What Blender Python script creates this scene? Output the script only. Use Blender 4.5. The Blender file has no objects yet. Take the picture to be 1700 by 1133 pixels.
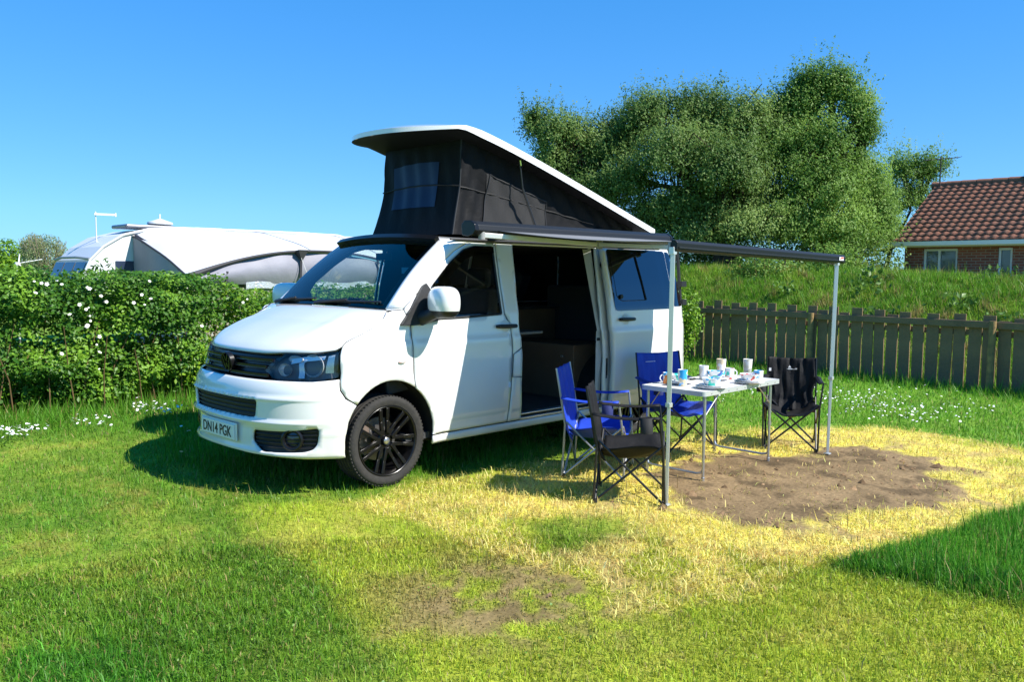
import bpy, math, random
import numpy as np
from mathutils import Vector, Matrix
from mathutils.geometry import delaunay_2d_cdt

# ------------------------------------------------------------------ camera
CAM = np.array([-2.783, -5.934, 1.594]); YAW, PITCH, ROLL, FPX = 0.784, -0.080, 0.006, 1381.3
def _axes():
    f = np.array([math.sin(YAW)*math.cos(PITCH), math.cos(YAW)*math.cos(PITCH), math.sin(PITCH)])
    r = np.array([math.cos(YAW), -math.sin(YAW), 0.0]); u = np.cross(r, f)
    c, s = math.cos(ROLL), math.sin(ROLL)
    return r*c+u*s, u*c-r*s, f
AX_R, AX_U, AX_F = _axes()
scene = bpy.context.scene
cam_data = bpy.data.cameras.new('camera'); cam = bpy.data.objects.new('camera', cam_data)
scene.collection.objects.link(cam)
cam.matrix_world = Matrix(((AX_R[0], AX_U[0], -AX_F[0], CAM[0]), (AX_R[1], AX_U[1], -AX_F[1], CAM[1]),
                           (AX_R[2], AX_U[2], -AX_F[2], CAM[2]), (0, 0, 0, 1)))
cam_data.sensor_width = 36; cam_data.lens = FPX/1700*36; cam_data.clip_end = 3000; cam_data.clip_start = 0.05
scene.camera = cam
# ------------------------------------------------------------------ sky, sun, exposure
SUN = Vector((0.37, -1.0, 1.06)).normalized()
world = bpy.data.worlds.new('World'); scene.world = world; world.use_nodes = True
wn = world.node_tree.nodes; wl = world.node_tree.links
sky = wn.new('ShaderNodeTexSky'); sky.sky_type = 'NISHITA'; sky.sun_disc = False
sky.sun_elevation = math.asin(SUN.z); sky.sun_rotation = math.atan2(SUN.x, SUN.y)
sky.altitude = 0; sky.air_density = 1.0; sky.dust_density = 0.0; sky.ozone_density = 2.0
EXPO = 0.75
sc_ = wn.new('ShaderNodeVectorMath'); sc_.operation = 'SCALE'; sc_.inputs['Scale'].default_value = 0.154
hsv = wn.new('ShaderNodeHueSaturation'); hsv.inputs['Saturation'].default_value = 1.45; hsv.inputs['Value'].default_value = 1.0
gam = wn.new('ShaderNodeGamma'); gam.inputs[1].default_value = 0.52
tin = wn.new('ShaderNodeVectorMath'); tin.operation = 'MULTIPLY'; kb = 1/(2**EXPO)/0.12
tin.inputs[1].default_value = (0.335*kb, 0.705*kb, 1.16*kb)
wl.new(sky.outputs[0], sc_.inputs[0]); wl.new(sc_.outputs[0], hsv.inputs['Color']); wl.new(hsv.outputs[0], gam.inputs[0]); wl.new(gam.outputs[0], tin.inputs[0]); wl.new(tin.outputs[0], wn['Background'].inputs[0])
wn['Background'].inputs[1].default_value = 0.12
sun_data = bpy.data.lights.new('sun', 'SUN'); sun_data.energy = 5.0; sun_data.angle = math.radians(0.53); sun_data.color = (1.0, 0.955, 0.87)
sun = bpy.data.objects.new('sun', sun_data); scene.collection.objects.link(sun)
sun.rotation_euler = SUN.to_track_quat('Z', 'Y').to_euler()
vs = scene.view_settings; vs.view_transform = 'Standard'; vs.look = 'None'; vs.exposure = EXPO; vs.gamma = 1.0; vs.use_curve_mapping = False
scene.cycles.max_bounces = 8; scene.cycles.transparent_max_bounces = 12; scene.cycles.transmission_bounces = 6
rng = np.random.default_rng(7); random.seed(7)

# ------------------------------------------------------------------ helpers
def ray(px, py): return AX_F + AX_R*(px-850)/FPX - AX_U*(py-566.5)/FPX
def on_plane(px, py, ax, val):
    d = ray(px, py); return CAM + d*(val-CAM[ax])/d[ax]
def ground_at(px, py): return on_plane(px, py, 2, 0.0)[:2]
def at_dist(px, py, dist):
    d = ray(px, py); return CAM + d*dist/math.hypot(d[0], d[1])

MATS = {}
def mat(name, col, rough=0.5, metal=0.0, spec=0.5, coat=0.0, noise=None, bump=None, alpha=1.0, sheen=0.0):
    """procedural principled material; noise=(scale, amount, col2), bump=(scale, strength)"""
    if name in MATS: return MATS[name]
    m = bpy.data.materials.new(name); m.use_nodes = True; MATS[name] = m
    nt = m.node_tree; b = nt.nodes['Principled BSDF']
    b.inputs['Base Color'].default_value = (*col, 1); b.inputs['Roughness'].default_value = rough
    b.inputs['Metallic'].default_value = metal; b.inputs['Specular IOR Level'].default_value = spec
    b.inputs['Coat Weight'].default_value = coat; b.inputs['Coat Roughness'].default_value = 0.03
    b.inputs['Sheen Weight'].default_value = sheen
    tc = nt.nodes.new('ShaderNodeTexCoord')
    if noise:
        n = nt.nodes.new('ShaderNodeTexNoise'); n.inputs['Scale'].default_value = noise[0]; n.inputs['Detail'].default_value = 5
        nt.links.new(tc.outputs['Object'], n.inputs['Vector'])
        r = nt.nodes.new('ShaderNodeValToRGB'); r.color_ramp.elements[0].position = 0.5-noise[1]/2; r.color_ramp.elements[1].position = 0.5+noise[1]/2
        r.color_ramp.elements[0].color = (*col, 1); r.color_ramp.elements[1].color = (*noise[2], 1)
        nt.links.new(n.outputs['Fac'], r.inputs['Fac']); nt.links.new(r.outputs['Color'], b.inputs['Base Color'])
    if bump:
        n2 = nt.nodes.new('ShaderNodeTexNoise'); n2.inputs['Scale'].default_value = bump[0]; n2.inputs['Detail'].default_value = 4
        nt.links.new(tc.outputs['Object'], n2.inputs['Vector'])
        bp = nt.nodes.new('ShaderNodeBump'); bp.inputs['Strength'].default_value = bump[1]; bp.inputs['Distance'].default_value = 0.02
        nt.links.new(n2.outputs['Fac'], bp.inputs['Height']); nt.links.new(bp.outputs[0], b.inputs['Normal'])
    return m
def glass(name, tint, gloss_col=(1, 1, 1), ior=1.5, rough=0.0):
    if name in MATS: return MATS[name]
    m = bpy.data.materials.new(name); m.use_nodes = True; MATS[name] = m
    nt = m.node_tree; nt.nodes.remove(nt.nodes['Principled BSDF']); out = nt.nodes['Material Output']
    t = nt.nodes.new('ShaderNodeBsdfTransparent'); t.inputs[0].default_value = (*tint, 1)
    g = nt.nodes.new('ShaderNodeBsdfGlossy'); g.inputs['Roughness'].default_value = rough; g.inputs[0].default_value = (*gloss_col, 1)
    fr = nt.nodes.new('ShaderNodeFresnel'); fr.inputs[0].default_value = ior
    mx = nt.nodes.new('ShaderNodeMixShader'); nt.links.new(fr.outputs[0], mx.inputs[0])
    nt.links.new(t.outputs[0], mx.inputs[1]); nt.links.new(g.outputs[0], mx.inputs[2]); nt.links.new(mx.outputs[0], out.inputs[0])
    return m
def leafmat(name, dark, light, trans=0.35, rough=0.45, attr='tint', spec=0.35):
    if name in MATS: return MATS[name]
    m = bpy.data.materials.new(name); m.use_nodes = True; MATS[name] = m
    nt = m.node_tree; b = nt.nodes['Principled BSDF']; out = nt.nodes['Material Output']
    a = nt.nodes.new('ShaderNodeAttribute'); a.attribute_name = attr
    if dark is None: colout = a.outputs['Color']
    else:
        r = nt.nodes.new('ShaderNodeValToRGB'); r.color_ramp.elements[0].color = (*dark, 1); r.color_ramp.elements[1].color = (*light, 1)
        nt.links.new(a.outputs['Fac'], r.inputs['Fac']); colout = r.outputs['Color']
    nt.links.new(colout, b.inputs['Base Color']); b.inputs['Roughness'].default_value = rough; b.inputs['Specular IOR Level'].default_value = spec
    tr = nt.nodes.new('ShaderNodeBsdfTranslucent'); nt.links.new(colout, tr.inputs[0])
    mx = nt.nodes.new('ShaderNodeMixShader'); mx.inputs[0].default_value = trans
    nt.links.new(b.outputs[0], mx.inputs[1]); nt.links.new(tr.outputs[0], mx.inputs[2]); nt.links.new(mx.outputs[0], out.inputs[0])
    return m

def put(name, me, m, parent=None, smooth=True):
    o = bpy.data.objects.new(name, me); scene.collection.objects.link(o)
    for k in (m if isinstance(m, (list, tuple)) else [m]):
        if k is not None and me.materials.find(k.name) < 0: me.materials.append(k)
    if parent is not None: o.parent = parent
    if smooth and len(me.polygons): me.polygons.foreach_set('use_smooth', [True]*len(me.polygons))
    return o
def empty(name, loc=(0, 0, 0), rz=0.0, parent=None):
    o = bpy.data.objects.new(name, None); o.location = loc; o.rotation_euler = (0, 0, rz); o.empty_display_size = 0.1
    scene.collection.objects.link(o)
    if parent is not None: o.parent = parent
    return o
def tag(o, label, cat, group=None):
    o['label'] = label; o['category'] = cat
    if group: o['group'] = group
    return o
def kind(o, k, label=None):
    o['kind'] = k
    if label: o['label'] = label
    return o
def bevel(o, w, seg=2, ang=35):
    b = o.modifiers.new('bevel', 'BEVEL'); b.width = w; b.segments = seg; b.limit_method = 'ANGLE'; b.angle_limit = math.radians(ang)
    b.harden_normals = False
    return o
def solid(o, t, inner=True, offset=-1):
    s = o.modifiers.new('solid', 'SOLIDIFY'); s.thickness = t; s.offset = offset
    if inner: s.material_offset = 1; s.material_offset_rim = 0
    return o
def sharp(o, ang=40):
    try: o.data.set_sharp_from_angle(angle=math.radians(ang))
    except Exception: pass
    return o

class MB:
    def __init__(s): s.v = []; s.f = []
    def box(s, c, d, rz=0.0, M=None):
        n = len(s.v); ca, sa = math.cos(rz), math.sin(rz)
        for dx, dy, dz in ((-1,-1,-1),(1,-1,-1),(1,1,-1),(-1,1,-1),(-1,-1,1),(1,-1,1),(1,1,1),(-1,1,1)):
            x, y, z = dx*d[0]/2, dy*d[1]/2, dz*d[2]/2
            p = Vector((x*ca-y*sa, x*sa+y*ca, z))
            if M is not None: p = M @ p
            s.v.append((c[0]+p[0], c[1]+p[1], c[2]+p[2]))
        s.f += [tuple(n+i for i in q) for q in ((0,3,2,1),(4,5,6,7),(0,1,5,4),(1,2,6,5),(2,3,7,6),(3,0,4,7))]
        return s
    def tube(s, pts, r, seg=8, cap=True):
        pts = [Vector(p) for p in pts]; k = len(pts); rs = r if isinstance(r, (list, tuple)) else [r]*k
        n0 = len(s.v); prev = None
        for i, p in enumerate(pts):
            t = (pts[min(i+1, k-1)]-pts[max(i-1, 0)]).normalized()
            if prev is None:
                a = Vector((0, 0, 1)) if abs(t.z) < 0.9 else Vector((1, 0, 0)); u = t.cross(a).normalized()
            else:
                u = (prev-t*prev.dot(t)).normalized()
            prev = u; w = t.cross(u)
            for j in range(seg):
                an = 2*math.pi*j/seg; q = p+(u*math.cos(an)+w*math.sin(an))*rs[i]; s.v.append(tuple(q))
        for i in range(k-1):
            for j in range(seg):
                a = n0+i*seg+j; b = n0+i*seg+(j+1) % seg; s.f.append((a, b, b+seg, a+seg))
        if cap:
            s.f.append(tuple(n0+j for j in range(seg))[::-1]); s.f.append(tuple(n0+(k-1)*seg+j for j in range(seg)))
        return s
    def grid(s, fn, nu, nv, closed_u=False):
        n = len(s.v)
        for i in range(nu):
            for j in range(nv): s.v.append(tuple(fn(i/(nu if closed_u else nu-1), j/(nv-1))))
        for i in range(nu if closed_u else nu-1):
            for j in range(nv-1):
                a = n+i*nv+j; b = n+((i+1) % nu)*nv+j; s.f.append((a, b, b+1, a+1))
        return s
    def lathe(s, prof, seg=32, c=(0, 0, 0), axis='z'):
        """prof: (r, h) list round an axis"""
        n = len(s.v); k = len(prof)
        for j in range(seg):
            a = 2*math.pi*j/seg
            for r, h in prof:
                if axis == 'z': p = (c[0]+r*math.cos(a), c[1]+r*math.sin(a), c[2]+h)
                elif axis == 'y': p = (c[0]+r*math.cos(a), c[1]+h, c[2]+r*math.sin(a))
                else: p = (c[0]+h, c[1]+r*math.cos(a), c[2]+r*math.sin(a))
                s.v.append(p)
        for j in range(seg):
            for i in range(k-1):
                a = n+j*k+i; b = n+((j+1) % seg)*k+i; s.f.append((a, b, b+1, a+1))
        return s
    def bar(s, p0, p1, w0, w1, up=(0, 0, 1), t0=None, t1=None):
        """tapered rectangular bar"""
        p0, p1 = Vector(p0), Vector(p1); t = (p1-p0).normalized(); u = t.cross(Vector(up)).normalized(); w = u.cross(t)
        t0 = w0 if t0 is None else t0; t1 = w1 if t1 is None else t1; n = len(s.v)
        for p, a, b in ((p0, w0, t0), (p1, w1, t1)):
            for du, dw in ((-1,-1),(1,-1),(1,1),(-1,1)): s.v.append(tuple(p+u*du*a/2+w*dw*b/2))
        s.f += [tuple(n+i for i in q) for q in ((0,3,2,1),(4,5,6,7),(0,1,5,4),(1,2,6,5),(2,3,7,6),(3,0,4,7))]
        return s
    def prism(s, poly, fn0, fn1):
        """extrude a 2D polygon between two placements"""
        n = len(s.v); k = len(poly)
        for p in poly: s.v.append(tuple(fn0(*p)))
        for p in poly: s.v.append(tuple(fn1(*p)))
        s.f.append(tuple(range(n, n+k))[::-1]); s.f.append(tuple(range(n+k, n+2*k)))
        for i in range(k): j = (i+1) % k; s.f.append((n+i, n+j, n+k+j, n+k+i))
        return s
    def mesh(s, name):
        me = bpy.data.meshes.new(name); me.from_pydata(s.v, [], s.f); me.update(); return me
    def build(s, name, m, parent=None, smooth=False, bev=0):
        o = put(name, s.mesh(name), m, parent, smooth)
        import bmesh
        bm = bmesh.new(); bm.from_mesh(o.data); bmesh.ops.recalc_face_normals(bm, faces=bm.faces); bm.to_mesh(o.data); bm.free()
        if bev: bevel(o, bev)
        if smooth: sharp(o)
        return o

def big_mesh(name, V, tris_per, nv_per, pattern):
    """V: (N, nv_per, 3); pattern: faces of one element, triangles"""
    N = V.shape[0]; me = bpy.data.meshes.new(name)
    F = (np.arange(N)[:, None, None]*nv_per+np.array(pattern)[None]).reshape(-1, 3)
    me.vertices.add(N*nv_per); me.vertices.foreach_set('co', V.reshape(-1).astype(np.float32))
    me.loops.add(F.size); me.loops.foreach_set('vertex_index', F.reshape(-1).astype(np.int32))
    me.polygons.add(len(F)); me.polygons.foreach_set('loop_start', np.arange(0, F.size, 3, dtype=np.int32))
    try: me.polygons.foreach_set('loop_total', np.full(len(F), 3, dtype=np.int32))
    except Exception: pass
    me.update(calc_edges=True); return me
def attr_f(me, name, vals):
    a = me.attributes.new(name, 'FLOAT', 'POINT'); a.data.foreach_set('value', np.asarray(vals, dtype=np.float32))
def attr_c(me, name, rgb):
    a = me.attributes.new(name, 'FLOAT_COLOR', 'POINT')
    a.data.foreach_set('color', np.concatenate([rgb, np.ones((len(rgb), 1))], 1).astype(np.float32).reshape(-1))

def leaf_cloud(name, C, size, m, parent, aspect=0.5, up=0.3, droop=None, tint=None, dirs=None, norm=None):
    """rhombic leaves at points C"""
    N = len(C); d = rng.normal(size=(N, 3)) if dirs is None else dirs+rng.normal(size=(N, 3))*0.55
    d[:, 2] += up; d /= np.linalg.norm(d, axis=1)[:, None]+1e-9
    w = np.cross(d, rng.normal(size=(N, 3))); w /= np.linalg.norm(w, axis=1)[:, None]+1e-9
    if norm is not None:
        nn_ = norm+rng.normal(size=(N, 3))*0.55; nn_ /= np.linalg.norm(nn_, axis=1)[:, None]+1e-9
        d = d-nn_*(d*nn_).sum(1)[:, None]; d /= np.linalg.norm(d, axis=1)[:, None]+1e-9; w = np.cross(nn_, d)
    n = np.cross(d, w); L = size*rng.uniform(0.6, 1.3, N)[:, None]
    V = np.stack([C-d*L*0.5, C+w*L*aspect*0.5+n*L*0.08-d*L*0.05, C+d*L*0.5, C-w*L*aspect*0.5+n*L*0.08-d*L*0.05], 1)
    me = big_mesh(name, V, 2, 4, [(0, 1, 2), (0, 2, 3)])
    t = rng.uniform(0, 1, N) if tint is None else np.clip(tint+rng.normal(0, 0.11, N), 0, 1)
    attr_f(me, 'tint', np.repeat(t, 4))
    return put(name, me, m, parent, smooth=False)

# value noise
_perm = rng.random((256, 256))
def vnoise(x, y):
    xi = np.floor(x).astype(int); yi = np.floor(y).astype(int); xf = x-xi; yf = y-yi
    u = xf*xf*(3-2*xf); v = yf*yf*(3-2*yf); g = lambda a, b: _perm[a % 256, b % 256]
    return (g(xi, yi)*(1-u)+g(xi+1, yi)*u)*(1-v)+(g(xi, yi+1)*(1-u)+g(xi+1, yi+1)*u)*v
def fbm(x, y, sc, oc=4):
    t = 0; a = 0.5; n = 0
    for k in range(oc): t = t+a*vnoise(x*sc+17.3*k, y*sc+5.1*k); n += a; sc *= 2.03; a *= 0.5
    return t/n
def sdf(poly, x, y):
    """signed distance, positive inside"""
    P_ = np.asarray(poly, float); d = np.full(x.shape, 1e9); ins = np.zeros(x.shape, bool); n = len(P_)
    for i in range(n):
        ax, ay = P_[i]; bx, by = P_[(i+1) % n]; ex, ey = bx-ax, by-ay
        t = np.clip(((x-ax)*ex+(y-ay)*ey)/(ex*ex+ey*ey+1e-12), 0, 1)
        d = np.minimum(d, np.hypot(x-ax-t*ex, y-ay-t*ey))
        c = ((ay > y) != (by > y)) & (x < (bx-ax)*(y-ay)/(by-ay+1e-12)+ax); ins ^= c
    return np.where(ins, d, -d)

# ================================================================== SETTING: ground
def gp(*pts): return [tuple(ground_at(*p)) for p in pts]
Z_DIRT = gp((1098,842),(1150,856),(1230,868),(1310,871),(1380,862),(1450,850),(1500,848),(1560,846),(1588,832),(1592,805),(1580,778),(1540,757),(1480,745),(1430,738),(1380,744),(1300,752),(1230,752),(1180,756),(1120,770),(1060,790),(1075,815))
Z_DRY = gp((592,832),(640,822),(690,800),(790,790),(850,772),(930,768),(1010,760),(1100,745),(1160,722),(1240,712),(1330,712),(1440,706),(1540,716),(1640,735),(1760,750),(1780,800),(1690,836),(1600,862),(1500,893),(1400,930),(1300,968),(1200,995),(1110,1015),(1020,1030),(1010,990),(960,960),(880,940),(820,925),(760,905),(700,880),(640,852))
Z_WORN = gp((640,960),(760,930),(900,915),(1040,905),(1130,930),(1110,985),(1010,1050),(880,1075),(760,1070),(660,1030))
Z_BARE = gp((800,1000),(850,985),(950,955),(1040,940),(1070,960),(1010,1005),(920,1030),(840,1040))
Z_LIME = gp((392,850),(440,838),(560,830),(700,840),(900,920),(1050,1010),(1380,948),(1700,1010),(1900,1060),(1900,1400),(760,1400),(700,1120),(560,985),(450,895))
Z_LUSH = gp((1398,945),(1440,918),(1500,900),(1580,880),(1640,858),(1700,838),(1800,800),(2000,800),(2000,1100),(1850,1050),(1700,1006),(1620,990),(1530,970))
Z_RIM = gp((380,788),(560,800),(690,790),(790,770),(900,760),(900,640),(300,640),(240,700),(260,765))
def ss(v, a, b):
    t = np.clip((v-a)/(b-a), 0, 1); return t*t*(3-2*t)
def zones(x, y):
    """surface colour (linear), blade length, blade keep probability, how far blades lie down"""
    wx = x+0.30*(fbm(x, y, 1.7)-0.5)+0.10*(fbm(x+9, y, 8)-0.5); wy = y+0.30*(fbm(x+40, y+7, 1.7)-0.5)+0.10*(fbm(x, y+31, 8)-0.5)
    big = fbm(x, y, 0.8); mid = fbm(x+3, y+60, 3.0); fine = fbm(x+80, y+20, 11.0)
    n = len(x); col = np.zeros((n, 3)); mixc = lambda c, k: col*(1-k[:, None])+np.array(c)[None]*k[:, None]
    col[:] = (0.112, 0.225, 0.016)
    col = mixc((0.185, 0.285, 0.025), ss(mid, 0.42, 0.62)); col = mixc((0.075, 0.205, 0.012), ss(big, 0.55, 0.75)*0.6)
    col = mixc((0.29, 0.27, 0.05), ss(fine*mid, 0.32, 0.42)*0.5)
    hgt = np.full(n, 0.032)+0.014*ss(big, 0.4, 0.7); keep = np.full(n, 1.0); lie = np.full(n, 1.75)
    k = ss(sdf(Z_LIME, wx, wy), -0.12, 0.12)*0.9
    col = mixc((0.340, 0.400, 0.033), k); col = mixc((0.42, 0.37, 0.075), k*ss(mid+0.3*(fine-.5), 0.52, 0.68)*0.45)
    col = mixc((0.24, 0.38, 0.022), k*ss(big, 0.52, 0.66)*0.7)
    k = ss(sdf(Z_WORN, wx, wy), -0.35, 0.3)
    col = mixc((0.205, 0.150, 0.060), k*0.9*ss(0.5*mid+0.5*fine, 0.36, 0.58)); keep *= 1-0.5*k*ss(mid, 0.35, 0.65); hgt = hgt*(1-k*0.3)
    bare = 0.60*ss(sdf(Z_BARE, wx, wy), -0.70, 0.30)*ss(0.35*mid+0.85*fine, 0.50, 0.68)
    ydry = ss(sdf(Z_DRY, wx, wy), -0.10, 0.12); pat = ss(mid+0.35*(fine-0.5), 0.36, 0.56); pat = np.maximum(pat, 0.95*ss(sdf(Z_DIRT, wx, wy), -0.85, -0.30))
    grn = ss(sdf(gp((870,870),(1010,850),(1060,905),(960,935),(890,915)), wx, wy), -.2, .15)*0.75
    kd = ydry*(0.12+0.88*pat)*(1-grn)*(0.55+0.45*ss(sdf(Z_DIRT, wx, wy), -1.6, -0.5))
    col = mixc((0.76, 0.64, 0.13), kd); col = mixc((0.50, 0.50, 0.05), ydry*(1-pat)*(1-grn)*0.7); lie = lie+1.6*ydry; hgt = hgt+0.004*ydry
    col = mixc((0.56, 0.40, 0.15), kd*ss(fine, 0.52, 0.66)*0.7)
    dirt = ss(sdf(Z_DIRT, wx, wy)+0.45*(fbm(x+2, y+9, 3.5)-0.5)+0.30*(fine-0.5), -0.12, 0.10); dirt = np.maximum(dirt, bare)
    dirt = np.maximum(dirt, ydry*ss(sdf(Z_DIRT, wx, wy), -0.9, -0.1)*ss(mid, 0.60, 0.72)*0.75)
    keep *= 1-0.985*dirt
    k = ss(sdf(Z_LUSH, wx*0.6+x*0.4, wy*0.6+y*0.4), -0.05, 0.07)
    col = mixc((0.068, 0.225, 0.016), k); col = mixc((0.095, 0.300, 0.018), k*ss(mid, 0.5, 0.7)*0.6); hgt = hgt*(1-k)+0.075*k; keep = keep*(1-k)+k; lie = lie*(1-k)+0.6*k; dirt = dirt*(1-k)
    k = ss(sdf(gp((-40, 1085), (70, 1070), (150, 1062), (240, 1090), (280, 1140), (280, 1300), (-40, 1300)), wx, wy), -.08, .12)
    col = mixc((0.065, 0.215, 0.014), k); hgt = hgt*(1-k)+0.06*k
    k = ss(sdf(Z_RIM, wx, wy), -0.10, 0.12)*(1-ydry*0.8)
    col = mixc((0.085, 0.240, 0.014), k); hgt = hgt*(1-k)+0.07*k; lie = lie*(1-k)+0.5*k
    k = ss(y, 2.3, 3.3)*ss(-x, -4.5, -2.5)                        # long grass at the hedge foot
    col = mixc((0.090, 0.230, 0.015), k); hgt = hgt*(1-k)+(0.07+0.10*ss(y, 3.0, 3.9))*k
    k = ss(x-(10.15+0.14*(y+2.85)), -1.4, -0.2)                   # rough grass at the fence foot
    col = mixc((0.095, 0.240, 0.015), k); hgt = hgt*(1-k)+0.16*k; keep = keep*(1-k)+k
    k = ss(x, 4.6, 6.0)*(1-ydry); col = mixc((0.115, 0.290, 0.018), k*.8); hgt = np.maximum(hgt, k*0.06)
    cl = fbm(x+11, y+3, 13.0, 3); cl2 = fbm(x+70, y+33, 5.0, 3)
    hgt = hgt*(0.45+1.1*cl); col = col*(0.62+0.55*cl+0.42*cl2)[:, None]
    return col, hgt, keep, lie, dirt, mid, fine
def soil(col, dirt, mid, fine, x, y):
    s = np.array((0.27, 0.185, 0.095))[None]*(0.78+0.5*(fine[:, None]-0.5)+0.55*(mid[:, None]-0.4))
    s = s*(1-0.45*ss(fbm(x+5, y, 5.5), 0.55, 0.68)[:, None])
    base = col*0.80+np.array((0.04, 0.028, 0.008))[None]
    return base*(1-dirt[:, None])+s*dirt[:, None]
def axis(lo, hi, step, far):
    a = list(np.arange(lo, hi+1e-6, step)); d = step
    while a[-1] < far: d *= 1.25; a.append(a[-1]+d)
    d = step
    while a[0] > -far: d *= 1.25; a.insert(0, a[0]-d)
    return np.array(a)
gx = axis(-3.0, 8.0, 0.04, 900); gy = axis(-6.0, 4.6, 0.04, 900)
GX, GY = np.meshgrid(gx, gy, indexing='ij'); fx_, fy_ = GX.ravel(), GY.ravel()
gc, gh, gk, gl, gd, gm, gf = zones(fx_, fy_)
near = (np.abs(fx_-2.5) < 9) & (np.abs(fy_+.7) < 9)
gz = np.where(near, 0.035*(fbm(fx_, fy_, 3.2)-0.5)*gd+0.016*(fbm(fx_+4, fy_, 11)-0.5)*gd-0.010*(1-gd), -0.01)
me = bpy.data.meshes.new('ground'); ni, nj = len(gx), len(gy)
idx = np.arange(ni*nj).reshape(ni, nj)
quads = np.stack([idx[:-1, :-1], idx[1:, :-1], idx[1:, 1:], idx[:-1, 1:]], -1).reshape(-1, 4)
me.vertices.add(ni*nj); me.vertices.foreach_set('co', np.stack([fx_, fy_, gz], 1).astype(np.float32).ravel())
me.loops.add(quads.size); me.loops.foreach_set('vertex_index', quads.ravel().astype(np.int32))
me.polygons.add(len(quads)); me.polygons.foreach_set('loop_start', np.arange(0, quads.size, 4, dtype=np.int32)); me.update(calc_edges=True)
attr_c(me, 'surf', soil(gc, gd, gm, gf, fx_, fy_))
mg = bpy.data.materials.new('soil_and_turf'); mg.use_nodes = True; nt = mg.node_tree; b = nt.nodes['Principled BSDF']
a = nt.nodes.new('ShaderNodeAttribute'); a.attribute_name = 'surf'; tc = nt.nodes.new('ShaderNodeTexCoord')
n1 = nt.nodes.new('ShaderNodeTexNoise'); n1.inputs['Scale'].default_value = 38; n1.inputs['Detail'].default_value = 6; nt.links.new(tc.outputs['Object'], n1.inputs['Vector'])
mr = nt.nodes.new('ShaderNodeMapRange'); mr.inputs['From Min'].default_value = 0.3; mr.inputs['From Max'].default_value = 0.7; mr.inputs['To Min'].default_value = 0.72; mr.inputs['To Max'].default_value = 1.2
nt.links.new(n1.outputs['Fac'], mr.inputs['Value'])
mm = nt.nodes.new('ShaderNodeVectorMath'); mm.operation = 'SCALE'; nt.links.new(a.outputs['Color'], mm.inputs[0]); nt.links.new(mr.outputs[0], mm.inputs['Scale'])
nt.links.new(mm.outputs[0], b.inputs['Base Color']); b.inputs['Roughness'].default_value = 0.95; b.inputs['Specular IOR Level'].default_value = 0.15
bp = nt.nodes.new('ShaderNodeBump'); bp.inputs['Strength'].default_value = 0.5; bp.inputs['Distance'].default_value = 0.012
nt.links.new(n1.outputs['Fac'], bp.inputs['Height']); nt.links.new(bp.outputs[0], b.inputs['Normal'])
kind(put('ground', me, mg), 'structure')

# ------------------------------------------------------------------ grass blades
BLADE = leafmat('grass_blade', None, None, trans=0.35, rough=0.5, attr='bcol', spec=0.3)
def blades(name, x, y, z0, col, hgt, lie, wid, two=True):
    N = len(x); az = rng.uniform(0, 2*np.pi, N); L = hgt*rng.uniform(0.55, 1.35, N)*np.where(rng.random(N) < .05, 1.8, 1.0)
    tilt = np.clip(np.abs(rng.normal(0, 0.55, N))*lie, 0, 1.45)
    d1 = np.stack([np.cos(az)*np.sin(tilt*0.55), np.sin(az)*np.sin(tilt*0.55), np.cos(tilt*0.55)], 1)
    t2 = np.clip(tilt*1.5+0.15, 0, 1.7); d2 = np.stack([np.cos(az)*np.sin(t2), np.sin(az)*np.sin(t2), np.cos(t2)], 1)
    fa = az+np.pi/2+rng.normal(0, 0.6, N); w = np.stack([np.cos(fa), np.sin(fa), np.zeros(N)], 1)*(wid*rng.uniform(0.6, 1.3, N))[:, None]*0.5
    b0 = np.stack([x, y, z0], 1); b1 = b0+d1*(L*0.55)[:, None]; b2 = b1+d2*(L*0.5)[:, None]
    if two: V = np.stack([b0-w, b0+w, b1+w*0.8, b1-w*0.8, b2], 1); pat = [(0, 1, 2), (0, 2, 3), (3, 2, 4)]; k = 5
    else: V = np.stack([b0-w, b0+w, b0+(b2-b0)], 1); pat = [(0, 1, 2)]; k = 3
    me = big_mesh(name, V, len(pat), k, pat)
    c = col*np.exp(rng.normal(0, 0.20, N))[:, None]*(1+rng.normal(0, 0.06, (N, 3)))
    dry = rng.random(N) < 0.06; c[dry] = np.array((0.42, 0.34, 0.12))*rng.uniform(0.6, 1.1, (dry.sum(), 1))
    attr_c(me, 'bcol', np.repeat(np.clip(c, 0.003, 0.8), k, 0))
    return put(name, me, BLADE, None, smooth=False)
def wedge(n, r0, r1, half=0.80, power=0.0):
    """points in front of the photographer, density falling with distance squared when power=2"""
    a = YAW+rng.uniform(-half, half, n); u = rng.random(n)
    r = r0*(r1/r0)**u if power == 2 else np.sqrt(r0*r0+u*(r1*r1-r0*r0))
    return CAM[0]+r*np.sin(a), CAM[1]+r*np.cos(a), r
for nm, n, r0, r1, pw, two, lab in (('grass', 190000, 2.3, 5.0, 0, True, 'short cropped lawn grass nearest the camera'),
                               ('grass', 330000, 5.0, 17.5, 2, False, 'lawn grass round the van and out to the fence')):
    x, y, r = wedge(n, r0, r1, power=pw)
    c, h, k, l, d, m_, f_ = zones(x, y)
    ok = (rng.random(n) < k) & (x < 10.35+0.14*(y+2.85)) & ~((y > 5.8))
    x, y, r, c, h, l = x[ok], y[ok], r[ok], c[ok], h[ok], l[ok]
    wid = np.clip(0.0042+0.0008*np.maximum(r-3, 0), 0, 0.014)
    kind(blades(nm, x, y, np.full(len(x), -0.012), c, h, l, wid, two), 'stuff', lab)
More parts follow.
